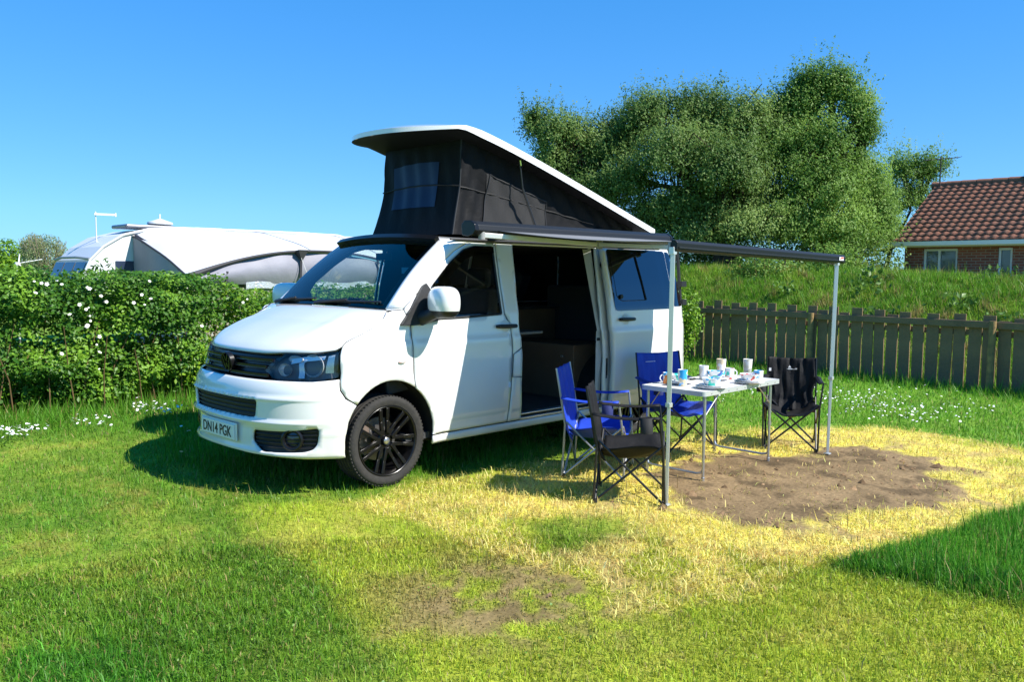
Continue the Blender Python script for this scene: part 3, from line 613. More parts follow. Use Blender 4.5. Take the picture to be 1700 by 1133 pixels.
for k in range(20): yy = HY1+.1-k*.42; m1.lathe([(.0, -.2), (.11, -.2), (.12, .21), (0, .21)], 12, (HX+2.9, yy, 4.38), 'y')
hpart('ridge', m1, TILE2, smooth=True)
m1 = MB(); m1.box((HX+2.9, .55, 4.49), (.3, .5, .16)); hpart('ridge_vent', m1, mat('dark_metal', (.03, .03, .03), .5), bev=.02)
m1 = MB(); m1.prism([(HX-.42, 2.45), (HX-.42, 2.56), (HX-.27, 2.56), (HX-.27, 2.45), (HX-.345, 2.41)], lambda x, z: (x, HY1+.24, z), lambda x, z: (x, HY0-.2, z)); hpart('gutter', m1, UPVC)
m1 = MB(); m1.box((HX-.02, (HY0+HY1)/2, 2.44), (.46, HY1-HY0+.4, .03)); hpart('soffit', m1, UPVC)
# roof aerial of the house
m1 = MB(); m1.tube([(HX+2.7, 3.02, 3.6), (HX+2.7, 3.02, 5.25)], .018, 6)
m1.tube([(HX+2.4, 3.4, 5.12), (HX+3.0, 2.6, 5.2)], .012, 5)
for k in range(7): q = k/6; cx, cy, cz = HX+2.4+.6*q, 3.4-.8*q, 5.12+.08*q; m1.tube([(cx-.16, cy-.12, cz), (cx+.16, cy+.12, cz)], .007, 4)
hpart('aerial', m1, mat('dark_metal', (.03, .03, .03), .5))
# far shed roof beyond the bank
p = at_dist(1168, 440, 34); shed = empty('distant_shed', (p[0], p[1], 0)); tag(shed, 'small grey roofed shed far off beneath the trees', 'shed')
MB().box((0, 0, .9), (1.5, 1.8, 1.8), -.7).build('wall', mat('shed_wall', (.14, .07, .05), .8, noise=(4, .5, (.1, .06, .05))), shed)
MB().prism([(-.95, 1.78), (0, 2.06), (.95, 1.78), (.95, 1.72), (0, 1.98), (-.95, 1.72)], lambda x, z: (x*.77-.6, -x*.64-.75, z), lambda x, z: (x*.77+.6, -x*.64+.75, z)).build('roof', mat('felt_roof', (.16, .17, .18), .8, noise=(9, .5, (.11, .12, .12))), shed)

# ================================================================== caravan behind the hedge
CY = 12.6; CWHITE = mat('caravan_white', (.66, .67, .68), .35, spec=.4, noise=(1.2, .6, (.60, .61, .62)))
CGLASS = mat('caravan_window', (.02, .03, .06), .04, spec=.9, noise=(2, .6, (.05, .07, .12)))
car = empty('caravan', (6.5, CY+1.1, 0)); tag(car, 'white touring caravan with dark front windows behind the rose hedge', 'caravan')
cl = Vector(car.location)
def cpart(name, mbx, m, root=car, **k):
    l = Vector(root.location) if root.parent is None else cl
    mbx.v = [(v[0]-l.x, v[1]-l.y, v[2]-l.z) for v in mbx.v]; return mbx.build(name, m, root, **k)
prof = [(3.15, .55), (3.05, 1.0), (3.10, 1.45), (3.28, 1.85), (3.55, 2.13), (3.95, 2.38), (4.5, 2.53), (5.2, 2.58), (7.5, 2.59), (9.3, 2.57), (9.62, 2.50), (9.75, 2.2), (9.8, 1.2), (9.78, .55)]
cpart('body', MB().prism(prof, lambda x, z: (x, CY, z), lambda x, z: (x, CY+2.2, z)), CWHITE, bev=.05)
m1 = MB()
for y0, y1 in ((CY+.12, CY+.72), (CY+.80, CY+1.42), (CY+1.5, CY+2.1)):
    m1.v += [(3.02, y0, 1.08), (3.02, y1, 1.08), (3.235, y1, 1.80), (3.235, y0, 1.80), (3.09, y0, 1.45), (3.09, y1, 1.45)]; n = len(m1.v)-6; m1.f += [(n, n+1, n+5, n+4), (n+4, n+5, n+2, n+3)]
cpart('front_window', m1, CGLASS)
m1 = MB(); m1.tube([(3.26, CY-.02, 1.86), (3.20, CY+.6, 1.90), (3.20, CY+1.6, 1.90), (3.26, CY+2.2, 1.86)], .028, 6); cpart('front_rail', m1, mat('grey_trim', (.25, .26, .27), .5))
m1 = MB(); m1.tube([(q[0], CY-.015, q[1]) for q in prof[1:11]], .028, 6); cpart('awning_rail', m1, CWHITE, smooth=True)
m1 = MB(); m1.box((4.05, CY-.005, 1.62), (.55, .03, .42)); cpart('side_window', m1, CGLASS, bev=.03)
m1 = MB(); m1.tube([(3.75, CY+1.0, 2.2), (3.75, CY+1.0, 2.92)], .013, 8); m1.box((3.92, CY+.95, 2.86), (.42, .04, .045), -.15); m1.box((4.14, CY+.92, 2.86), (.03, .06, .08), -.15); cpart('television_aerial', m1, CWHITE)
m1 = MB(); m1.lathe([(0, .14), (.05, .14), (.10, .12), (.27, .06), (.28, .02), (.24, 0), (0, 0)], 20, (5.05, CY+.75, 2.67)); m1.tube([(5.05, CY+.75, 2.78), (5.05, CY+.75, 2.92)], .018, 6); cpart('roof_vent', m1, CWHITE, smooth=True)
m1 = MB(); m1.box((4.75, CY+.95, 2.61), (1.1, .9, .09)); cpart('rooflight', m1, mat('smoked_plastic', (.10, .11, .14), .2), bev=.04)
for xx in (6.2, 8.6): m1 = MB(); m1.box((xx, CY+1.0, 2.62), (.7, .6, .07)); cpart('rooflight', m1, CWHITE, bev=.03)
for yy in (CY+.16, CY+2.02):
    m1 = MB(); m1.lathe([(.0, -.09), (.2, -.09), (.32, -.08), (.33, 0), (.32, .08), (.2, .09), (0, .09)], 24, (6.6, yy, .33), 'y'); cpart('wheel', m1, mat('rubber', (.02, .02, .02), .8), smooth=True)

# awning tent on the caravan
TENT_W = mat('tent_white', (.62, .63, .64), .7, noise=(.8, .6, (.54, .56, .58)), bump=(3, .3)); TENT_G = mat('tent_lilac_grey', (.19, .19, .235), .6, noise=(1.5, .6, (.25, .25, .295)), bump=(5, .6))
TENT_K = mat('tent_black_trim', (.035, .033, .04), .7); TENT_S = mat('tent_foil', (.65, .66, .68), .3, metal=.5, bump=(25, .8)); TENT_B = mat('tent_beige', (.30, .27, .20), .8)
tent = empty('caravan_awning', (7, CY-2.3, 0)); tag(tent, 'white and lilac grey inflatable awning tent joined to the caravan', 'tent')
TX0, TX1, TYF = 4.18, 10.3, 10.0
def arch(x): t = (x-7.1)/3.05; return 2.07-.62*np.abs(t)**2.1
def troof(u, v):
    x0 = 4.15+.05*v; x = x0+(TX1-x0)*u; y = CY-.03-(CY-.03-TYF)*v
    zt = 2.555-.20*max(0, 1-u*9)**2; zf = arch(x); k = v**1.25
    return (x, y, zt*(1-k)+zf*k+.045*math.sin(math.pi*v)*(min(1, u*5))-.018*math.sin(u*55+v*5)*math.sin(math.pi*v)-.012*math.sin(u*21+v*9)*v)
cpart('roof_fabric', MB().grid(troof, 49, 17), TENT_W, tent, smooth=True)
def tside(u, v):
    p = troof(0, u); z = .02+(p[2]-.02)*v; return (p[0]+.06*math.sin(v*3.1)*math.sin(u*9), p[1], z)
cpart('side_panel', MB().grid(tside, 13, 9), TENT_G, tent, smooth=True)
def tfront(u, v):
    x = TX0+.03+(TX1-TX0-.06)*u; z0 = 1.36; z = z0+(max(arch(x)-.05, z0)-z0)*v; return (x, TYF-.02-.10*math.sin(math.pi*v)+.03*math.sin(u*34), z)
cpart('front_panel', MB().grid(tfront, 61, 9), TENT_G, tent, smooth=True)
cpart('foil_strip', MB().grid(lambda u, v: (TX0+1.2+(TX1-TX0-1.3)*u, TYF-.06+.02*math.sin(u*60), 1.26+.14*v+.02*math.sin(u*23)), 61, 4), TENT_S, tent, smooth=True)
cpart('mud_wall', MB().grid(lambda u, v: (TX0+(TX1-TX0)*u, TYF+.0, .01+1.28*v), 12, 5), TENT_B, tent)
m1 = MB(); m1.tube([(TX0+(TX1-TX0)*i/40, TYF-.07, float(arch(TX0+(TX1-TX0)*i/40))) for i in range(41)], [.03+.05*math.exp(-i*.35) for i in range(41)], 6); cpart('arch_trim', m1, TENT_K, tent, smooth=True)
m1 = MB(); m1.bar((6.62, TYF-.13, 2.02), (6.60, TYF-.12, 1.38), .05, .04); m1.bar((6.62, TYF-.11, 2.07), (6.62, TYF-.14, 1.86), .24, .03); m1.bar((4.95, TYF-.12, 1.62), (4.93, TYF-.12, 1.38), .04, .04); m1.bar((8.6, TYF-.13, 1.9), (8.6, TYF-.12, 1.38), .04, .04); cpart('seam_trim', m1, TENT_K, tent)
m1 = MB(); m1.tube([troof(0, i/10) for i in range(11)], .022, 6); m1.v += [(4.14, CY-.04, 2.42), (4.46, CY-.04, 2.36), (4.24, CY-.7, 2.22), (4.16, CY-.5, 2.2)]; n = len(m1.v)-4; m1.f.append((n, n+1, n+2, n+3)); cpart('edge_trim', m1, TENT_K, tent)
sm_ = MB()
for u_ in (.45, .80): sm_.tube([tuple(np.array(troof(u_, i/14))+np.array([0, 0, .008])) for i in range(15)], .009, 5)
cpart('roof_seam', sm_, mat('tent_seam', (.46, .47, .49), .8), tent, smooth=True)
for xx, zz in ((4.2, 1.5), (6.6, 2.0), (8.6, 1.85)): cpart('guy_rope', MB().tube([(xx, TYF-.1, zz), (xx-.1, TYF-1.6, .02)], .006, 5), mat('guy_cord', (.5, .5, .45), .8), tent)
# television aerial on a pole
m1 = MB(); p = on_plane(28, 445, 1, 9.5); m1.tube([(0, 0, 0), (0, 0, p[2]+.08)], .015, 6); q0 = Vector((0, 0, p[2]+.07)); ax = Vector((.95, .2, .18)).normalized()
m1.tube([q0, q0+ax*.42], .008, 5)
for k in range(6): c_ = q0+ax*(.08+.07*k); m1.tube([c_+Vector((0, .05, -.05)), c_+Vector((0, -.05, .05))], .004, 4)
m1.tube([q0+ax*.03, q0+ax*.06+Vector((0, .03, .14))], .01, 5); m1.tube([q0+ax*.03, q0+ax*.09+Vector((0, -.05, -.10))], .008, 5); m1.box(q0, (.05, .05, .05))
o = m1.build('television_aerial', mat('pale_metal', (.6, .6, .6), .4, metal=.3)); o.location = (p[0], p[1], 0); tag(o, 'small white television aerial on a pole above the far left hedge', 'aerial')

# ================================================================== CAMPER VAN
_hz=[0.20,0.27,0.33,0.40,0.425,0.445,0.80,1.055,1.075,1.09,1.27,1.50,1.70,1.86,1.95]
_hw=[.925,.935,.942,.945,.946,.952,.953,.950,.945,.937,.922,.868,.815,.775,.74]
_fz=[0.20,0.26,0.30,0.35,0.40,0.50,0.525,0.538,0.552,0.69,0.70,0.715,0.735,0.78,0.83,0.87,0.95,1.02,1.08,1.2,2.0]
_fx=[.09,.06,.025,.045,.040,.045,.012,.008,.030,.022,.010,.030,.034,.045,.08,.125,.135,.165,.24,.40,.9]
LC=.80; NC=2.7
_ph=np.linspace(0,np.pi/2,400); _xr=LC*(1-np.cos(_ph)**(2/NC)); _yr=np.sin(_ph)**(2/NC)
_sr=np.concatenate([[0],np.cumsum(np.hypot(np.diff(_xr),.95*np.diff(_yr)))]); S1=_sr[-1]
def sk(s, z):
    """outer skin of the van: s runs from the centre of the nose round the corner and back along the flank (s>0: camera side)"""
    s=np.asarray(s,float); z=np.asarray(z,float); a=np.abs(s)
    xr=np.where(a<S1,np.interp(a,_sr,_xr),LC+a-S1); yr=np.interp(a,_sr,_yr); w=np.interp(z,_hz,_hw)
    k=np.clip(1-xr/.75,0,1); x=xr+np.interp(z,_fz,_fx)*k*k*(3-2*k); fl=np.zeros_like(x)
    for cx in (.915,3.915):
        d=np.hypot(x-cx,z-.36); fl=np.maximum(fl,.016*np.clip(1-np.abs(d-.43)/.09,0,1))
    y=w*yr+fl*np.where(x>.3,1,0); e=np.clip((x-4.62)/.25,0,1); y=y-.06*e**2.2
    return np.stack([x,-np.sign(s)*y+0*x,z],-1)
def lift(S, Z, off=0.0):
    p=sk(S,Z)
    if np.all(np.asarray(off)==0): return p
    h=.004; ds=sk(S+h,Z)-sk(S-h,Z); dz=sk(S,Z+h)-sk(S,Z-h); n=np.cross(ds,dz); n/=np.linalg.norm(n,axis=-1)[...,None]+1e-9
    ref=p-np.array([2.4,0,.8]); sg=np.where((n*ref).sum(-1)<0,-1,1); return p+n*(sg*off)[...,None]
def dens(poly, step):
    out=[]
    for i in range(len(poly)):
        a,b=np.array(poly[i],float),np.array(poly[(i+1)%len(poly)],float); k=max(1,int(np.ceil(np.linalg.norm(b-a)/step)))
        out+= [tuple(a+(b-a)*j/k) for j in range(k)]
    return out
def inset(poly, d):
    P_=np.array(poly,float); A=np.sum(P_[:,0]*np.roll(P_[:,1],-1)-np.roll(P_[:,0],-1)*P_[:,1]); sg=1 if A>0 else -1; out=[]
    for i in range(len(P_)):
        a,b,c=P_[i-1],P_[i],P_[(i+1)%len(P_)]; e1=(b-a)/(np.linalg.norm(b-a)+1e-9); e2=(c-b)/(np.linalg.norm(c-b)+1e-9)
        n=np.array([-e1[1]-e2[1],e1[0]+e2[0]])*sg; l=np.linalg.norm(n); n=n/(l+1e-9); k=d/max(.35,l/2); out.append(tuple(b+n*k))
    return out
def smooth_poly(poly, r, k=4):
    """round the corners of a polygon"""
    out=[]; n=len(poly)
    for i in range(n):
        a,b,c=[np.array(poly[j%n],float) for j in (i-1,i,i+1)]; l1=np.linalg.norm(a-b); l2=np.linalg.norm(c-b); q=min(r,l1*.45,l2*.45)
        p0=b+(a-b)/l1*q; p1=b+(c-b)/l2*q
        for j in range(k+1): t=j/k; out.append(tuple(p0*(1-t)**2+2*b*t*(1-t)+p1*t*t))
    return out
CREASE=(.42,.43,.445,1.05,1.065,1.08,1.092,.69,.70,.715,.552,.538,.525,.30,.35)
def skin_mesh(name, outline, holes=(), off=0.0, step=.04, fn=None, creases=True):
    fn=fn or (lambda S,Z: lift(S,Z,np.full(np.shape(S),off)))
    o=dens(outline,step); hs=[dens(h,step*.7) for h in holes]; pts=[]; ed=[]
    for L in [o]+hs:
        n=len(pts); pts+=L; ed+=[(n+i,n+(i+1)%len(L)) for i in range(len(L))]
    O=np.array(o); lo=O.min(0); hi=O.max(0); zs=list(np.arange(lo[1]+step*.5,hi[1],step))
    if creases: zs=[z for z in zs if all(abs(z-c)>.012 for c in CREASE)]+[c for c in CREASE if lo[1]<c<hi[1]]
    S_,Z_=np.meshgrid(np.arange(lo[0]+step*.5,hi[0],step),np.array(zs) if zs else np.array([lo[1]])); g=np.stack([S_.ravel(),Z_.ravel()],1)
    ok=sdf(o,g[:,0],g[:,1])>step*.22
    for h in hs: ok&=sdf(h,g[:,0],g[:,1])<-step*.22
    pts+= [tuple(q) for q in g[ok]]
    r=delaunay_2d_cdt([Vector(p) for p in pts],ed,[],0,1e-5); V=np.array([tuple(v) for v in r[0]]); F=[f for f in r[2]]
    cen=np.array([V[list(f)].mean(0) for f in F]); keep=sdf(o,cen[:,0],cen[:,1])>0
    for h in hs: keep&=sdf(h,cen[:,0],cen[:,1])<0
    F=[f for f,k in zip(F,keep) if k]; P3=fn(V[:,0],V[:,1]); me=bpy.data.meshes.new(name)
    f0=F[len(F)//2]; p=P3[list(f0)]; nn=np.cross(p[1]-p[0],p[2]-p[0]); ref=p.mean(0)-np.array([2.4,0,.8])
    if nn@ref<0: F=[tuple(reversed(f)) for f in F]
    me.from_pydata([tuple(q) for q in P3],[],[tuple(f) for f in F]); me.update(); return me
def mir(poly): return [(-s,z) for s,z in poly][::-1]
WHITE=mat('van_white_paint',(.80,.80,.785),.22,spec=.5,coat=1.0,noise=(.9,.7,(.775,.775,.755)))
TRIM=mat('van_dark_lining',(.014,.014,.015),.8,spec=.2); BLK=mat('black_plastic',(.018,.018,.019),.45,spec=.4,bump=(120,.1)); GLOSS=mat('gloss_black',(.007,.007,.008),.28,spec=.35)
CHROME=mat('reflector_chrome',(.82,.83,.85),.08,metal=1.0); ALU=mat('brushed_aluminium',(.62,.63,.64),.32,metal=.85,noise=(20,.5,(.5,.51,.52)))
GLASS=glass('clear_glass',(.80,.88,.86)); GLASSL=glass('lamp_lens',(.95,.96,.97)); PRIVACY=glass('privacy_glass',(.03,.035,.045),(.80,.88,1.0),2.0)
VDOOR=glass('door_glass',(.42,.50,.50))
nt=WHITE.node_tree; b=nt.nodes['Principled BSDF']; tcd=nt.nodes.new('ShaderNodeTexCoord'); spd=nt.nodes.new('ShaderNodeSeparateXYZ'); nt.links.new(tcd.outputs['Object'],spd.inputs[0])   # road film low on the panels
mrd=nt.nodes.new('ShaderNodeMapRange'); mrd.inputs['From Min'].default_value=.62; mrd.inputs['From Max'].default_value=.28; mrd.inputs['To Max'].default_value=.42; nt.links.new(spd.outputs['Z'],mrd.inputs['Value'])
nzd=nt.nodes.new('ShaderNodeTexNoise'); nzd.inputs['Scale'].default_value=5; nzd.inputs['Detail'].default_value=7; nt.links.new(tcd.outputs['Object'],nzd.inputs['Vector']); mud=nt.nodes.new('ShaderNodeMath'); mud.operation='MULTIPLY'; nt.links.new(mrd.outputs[0],mud.inputs[0]); nt.links.new(nzd.outputs['Fac'],mud.inputs[1])
mxd=nt.nodes.new('ShaderNodeMix'); mxd.data_type='RGBA'; old=b.inputs['Base Color'].links[0].from_socket; nt.links.new(mud.outputs[0],mxd.inputs['Factor']); nt.links.new(old,mxd.inputs['A']); mxd.inputs['B'].default_value=(.42,.36,.24,1); nt.links.new(mxd.outputs['Result'],b.inputs['Base Color'])
van=empty('camper_van',(2.4,0,0)); tag(van,'white camper van with raised pop-top roof and open sliding door','camper van'); VO=np.array([2.4,0,0])
def vput(name,me,m,parent=van,smooth=True):
    """meshes are written in world coordinates, their parent chain sits at VO"""
    if parent is van: me.transform(Matrix.Translation(-Vector(VO)))
    else: me.transform(Matrix.Translation(-Vector(VO)))
    return put(name,me,m,parent,smooth)
def vpan(name,outline,holes=(),off=0.0,m=WHITE,parent=van,t=.018,step=.04,fn=None,gap=.0042):
    o=vput(name,skin_mesh(name,inset(outline,gap) if gap else outline,holes,off,step,fn),[m,TRIM],parent); 
    if t: solid(o,t)
    return o
def vmb(name,mbx,m,parent=van,smooth=False,bev=0):
    mbx.v=[(v[0]-VO[0],v[1]-VO[1],v[2]-VO[2]) for v in mbx.v]; return mbx.build(name,m,parent,smooth,bev)
def arc(cs,cz,rx,rz,a0,a1,n=16): return [(cs+rx*math.cos(math.radians(a0+(a1-a0)*i/n)),cz+rz*math.sin(math.radians(a0+(a1-a0)*i/n))) for i in range(n+1)]
AC=.915+.653; RC=3.915+.653; X=lambda x: x+.653     # flank: s = x + .653
def on_arch(s,c=AC,z0=.37,rx=.40,rz=.43):
    return math.degrees(math.acos(max(-1,min(1,(s-c)/rx))))
# ---- front bumper (runs round both corners)
a_b=on_arch(1.262); arcL=arc(AC,.37,.40,.43,193,a_b,10)
half_top=[(0,.835),(.30,.835),(.56,.835),(.90,.832),(1.115,.845),(1.135,.76),(1.18,.70)]
bump_half=half_top+arcL[::-1]+[(1.155,.268),(.85,.275),(.55,.292),(.30,.30),(0,.30)]
bump=bump_half+[(-s,z) for s,z in bump_half[::-1][1:-1]]
low=smooth_poly([(-.50,.692),(.50,.692),(.475,.562),(-.475,.562)],.03)
fog=smooth_poly([(.43,.47),(.70,.475),(.97,.50),(.965,.385),(.93,.345),(.87,.328),(.54,.318),(.43,.375)],.03)
bumper=vpan('front_bumper',bump,[low,fog,mir(fog)],step=.035)
vpan('lower_grille',inset(low,-.012),off=-.030,m=BLK,t=0,gap=0)
for k in range(4):
    z=.585+.03*k; vmb('grille_bar',MB().tube([tuple(sk(s,z)+np.array([.016,0,0])) for s in np.linspace(-.47,.47,13)],.005,6),BLK,smooth=True)
0 and vpan('bumper_seam',[(1.00,.715),(1.045,.70),(1.04,.60),(1.02,.565),(1.005,.565),(1.028,.60),(1.033,.695),(.99,.708)],off=.0012,m=mat('panel_gap',(.25,.25,.25),.8),t=0,gap=0,step=.02)
for sg in (1,-1):
    pf=fog if sg>0 else mir(fog); vpan('fog_lamp_grille',inset(pf,-.012),off=-.035,m=BLK,t=0,gap=0)
    for z in (.355,.385,.415,.445,.475):
        vmb('grille_bar',MB().tube([tuple(lift(np.array(sg*s),np.array(z),np.array(-.014))) for s in np.linspace(.455,.955,9)],.0055,6),GLOSS,smooth=True)
    c_=lift(np.array(sg*.77),np.array(.415),np.array(-.01)); q=lift(np.array(sg*.77),np.array(.415),np.array(.05))-c_; d=Vector(q).normalized(); R_=d.to_track_quat('Z','Y').to_matrix().to_4x4()
    mf=MB().lathe([(.082,-.04),(.082,.004),(.070,.012),(.058,.008),(.052,-.012)],28); mf.v=[tuple(R_@Vector(v)+Vector(c_)) for v in mf.v]; fo=vmb('fog_lamp',mf,GLOSS,smooth=True)
    mf=MB().lathe([(.0,-.005),(.03,-.007),(.053,-.014)],28); mf.v=[tuple(R_@Vector(v)+Vector(c_)) for v in mf.v]; vmb('lamp_glass',mf,mat('dark_lamp_glass',(.03,.03,.035),.05,spec=.9),fo,smooth=True)
# ---- number plate
plate=vmb('number_plate',MB().box((.018,0,.430),(.012,.522,.113)),mat('plate_white',(.78,.78,.74),.35),bev=.004)
vmb('plate_holder',MB().box((.030,0,.430),(.012,.560,.135)),WHITE,bev=.006)
cu=bpy.data.curves.new('plate_text','FONT'); cu.body='DN14 PGK'; cu.align_x='CENTER'; cu.align_y='CENTER'; cu.size=.112; cu.extrude=.001; cu.offset=.0012
to=bpy.data.objects.new('plate_text',cu); scene.collection.objects.link(to); bpy.context.view_layer.update()
tmsh=bpy.data.meshes.new_from_object(to.evaluated_get(bpy.context.evaluated_depsgraph_get())); bpy.data.objects.remove(to)
xs=np.array([v.co.x for v in tmsh.vertices]); ys=np.array([v.co.y for v in tmsh.vertices]); kx=.455/(xs.max()-xs.min()); ky=.079/(ys.max()-ys.min())
for v in tmsh.vertices: v.co=Vector((.0105-v.co.z,-(v.co.x-(xs.max()+xs.min())/2)*kx,.430+(v.co.y-(ys.max()+ys.min())/2)*ky))
vput('lettering',tmsh,mat('plate_black',(.012,.012,.012),.5),plate,False)
# ---- grille, badge
gr=[(-.47,.90),(-.56,.842),(.56,.842),(.47,.90),(.60,1.015),(.42,1.008),(0,1.005),(-.42,1.008),(-.60,1.015)]
grille=vpan('grille',gr,off=-.030,m=GLOSS,t=0,gap=0)
for z,w_ in ((.865,.50),(.918,.47),(.968,.52)):
    bars=MB(); pts=[lift(np.array(s),np.array(z),np.array(-.008)) for s in np.linspace(-w_,w_,17)]
    for i in range(16): bars.bar(tuple(pts[i]),tuple(pts[i+1]),.03,.03,(0,0,1),.022,.022)
    vmb('slat',bars,GLOSS,grille)
    vmb('slat_edge',MB().tube([tuple(p+np.array([-.014,0,-.009])) for p in pts],.0022,5),mat('satin_chrome',(.22,.23,.24),.3,metal=.8),grille,smooth=True)
bc=Vector((.105,0,.925)); Rb=Vector((-1,0,.16)).normalized().to_track_quat('Z','Y').to_matrix().to_4x4()
mbg=MB().lathe([(.052,-.03),(.078,-.025),(.080,.008),(.074,.013),(.066,.008),(.064,-.004),(0,-.006)],32)
def vw(p,q): mbg.bar((p[0],p[1],.004),(q[0],q[1],.004),.013,.013,(0,0,1),.012,.012)
for sx_ in (-1,1):
    vw((sx_*.030,.058),(sx_*.004,.010)); vw((sx_*.052,.036),(sx_*.026,-.055)); vw((sx_*.026,-.055),(sx_*.002,-.004))
Q=Matrix(((0,0,-1,0),(-1,0,0,0),(0,1,0,0),(0,0,0,1)))
Rm=Matrix.Rotation(math.radians(-9),4,'Y')
mbg.v=[tuple(Rm@(Q@Vector(v))+bc) for v in mbg.v]; vmb('badge',mbg,GLOSS,smooth=True)
# ---- headlights
hlp=[(.45,.888),(.56,.845),(.90,.842),(1.105,.858),(1.098,.95),(1.083,1.045),(.85,1.024),(.60,1.022),(.52,.965)]
for sg in (1,-1):
    pl=hlp if sg>0 else mir(hlp); hd=vpan('headlight',pl,off=-.055,m=mat('lamp_housing',(.07,.072,.078),.3),t=0,gap=0)
    def dish(name,s,z,r,dep,m,dy=0,seg=24,squash=1.0):
        c_=lift(np.array(sg*s),np.array(z),np.array(-.022)); d=Vector((-1,-sg*.38,.03)).normalized(); R_=d.to_track_quat('Z','Y').to_matrix().to_4x4()
        f=MB().lathe([(r,.002),(r*.96,-dep*.12),(r*.93,-dep*.25),(r*.7,-dep*.65),(r*.35,-dep*.95),(0,-dep)],seg); f.v=[tuple(R_@Vector((v[0],v[1]*squash,v[2]))+Vector(c_)) for v in f.v]; return vmb(name,f,m,hd,smooth=True)
    LR=mat('lamp_reflector',(.86,.88,.90),.28,metal=.55); dish('reflector',.865,.938,.090,.060,LR,squash=.92); dish('reflector',.625,.905,.056,.05,LR,squash=.85); dish('reflector',.70,.988,.060,.03,LR,squash=.45)
    def orb(name,s,z,r,m,off=-.03):
        c_=lift(np.array(sg*s),np.array(z),np.array(off)); f=MB().lathe([(r*math.sin(math.pi*i/10),r*math.cos(math.pi*i/10)) for i in range(11)],16,tuple(c_)); return vmb(name,f,m,hd,smooth=True)
    vpan('reflector',[(sg*.66,.990),(sg*.80,1.010),(sg*.96,1.012),(sg*.955,.985),(sg*.80,.975),(sg*.67,.955)][::sg],off=-.028,m=LR,parent=hd,t=0,gap=0,step=.03)
    vpan('reflector',[(sg*.975,.885),(sg*1.055,.885),(sg*1.05,1.02),(sg*.985,1.01)][::sg],off=-.035,m=mat('lamp_silver',(.55,.57,.6),.25,metal=.7),parent=hd,t=0,gap=0,step=.03)
    vpan('reflector',[(sg*.75,.865),(sg*.80,.865),(sg*.77,.99),(sg*.735,.97)][::sg],off=-.03,m=mat('lamp_silver',(.55,.57,.6),.25,metal=.7),parent=hd,t=0,gap=0,step=.03)
    vpan('lens',inset(pl,.002),off=-.002,m=GLASSL,parent=hd,t=0,gap=0,step=.03)
# ---- wings
wing=[(1.118,.848),(1.138,.762),(1.185,.702)]+arc(AC,.37,.40,.43,a_b,on_arch(1.79),12)+[(1.785,.84),(1.78,1.07),(1.775,1.21),(1.72,1.325),(1.62,1.322),(1.565,1.308),(1.52,1.255),(1.44,1.205),(1.32,1.16),(1.20,1.128),(1.13,1.105),(1.092,1.075),(1.090,1.045),(1.104,.95)]
vpan('wing',wing); vpan('wing',mir(wing))
for sg in (1,-1):
    ip=lift(np.array(sg*1.67),np.array(.935),np.array(.010)); im=MB().lathe([(0,-.008),(.020,-.007),(.030,-.003),(.033,.004)],18,(0,0,0),'y'); im.v=[(ip[0]+v[0]*1.05,ip[1]+v[1]*sg,ip[2]+v[2]*.42) for v in im.v]; vmb('indicator',im,mat('indicator_lens',(.60,.20,.15),.2,spec=.8,noise=(30,.4,(.8,.8,.8))),smooth=True)
# ---- bonnet
ftop=[(0,1.012),(.42,1.014),(.60,1.026),(.85,1.030),(1.085,1.055)]
shut=[(1.088,1.072),(1.125,1.103),(1.20,1.126),(1.32,1.157),(1.44,1.202),(1.515,1.252)]
shut3=[sk(np.array(s),np.array(z)) for s,z in shut]+[np.array([.945,-.868,1.318])]
_tl=np.concatenate([[0],np.cumsum([np.linalg.norm(shut3[i+1]-shut3[i]) for i in range(len(shut3)-1)])]); _tl/=_tl[-1]; _sa=np.array(shut3)
def sidec(t): return np.array([np.interp(t,_tl,_sa[:,i]) for i in range(3)])
def frontc(v): a=abs(v)*1.088; z=np.interp(a,[q[0] for q in ftop]+[1.088],[q[1] for q in ftop]+[1.072]); p=sk(np.array(a),np.array(z)); return np.array([p[0],(-p[1] if v<0 else p[1])*1.0,p[2]])
def rearc(v): return np.array([.895+.05*v*v,-.868*v,1.335-.017*v*v])
def bonnet(u,w):
    v=u*2-1; t=w; F_=frontc(v); B_=rearc(v); A0=sidec(t)*np.array([1,-1,1]); A1=sidec(t); k=(v+1)/2
    c00,c10,c01,c11=frontc(-1),frontc(1),rearc(-1),rearc(1)
    p=(1-t)*F_+t*B_+(1-k)*A0+k*A1-((1-k)*(1-t)*c00+k*(1-t)*c10+(1-k)*t*c01+k*t*c11)
    ribs=.010*math.exp(-((abs(v)-.62)/.06)**2)*math.sin(math.pi*min(1,t*1.1)) if t<.91 else 0
    p=p+np.array([-.015,0,.050])*(math.sin(math.pi*t)**.75)*(1-v**4)+np.array([0,0,ribs])
    return p
gl_=MB()
for sg in (1,-1): gl_.tube([tuple((p+np.array([0,-.002,.001]))*np.array([1,sg,1])) for p in [sidec(t) for t in np.linspace(0,1,24)]],.0022,5)
gl_.tube([tuple(frontc(v)+np.array([-.001,0,-.003])) for v in np.linspace(-1,1,41)],.003,5)
vmb('bonnet_gap',gl_,mat('panel_gap_dark',(.02,.02,.02),.8),smooth=True)
bo=vmb('bonnet',MB().grid(bonnet,45,25),[WHITE,TRIM],smooth=True); solid(bo,.02)
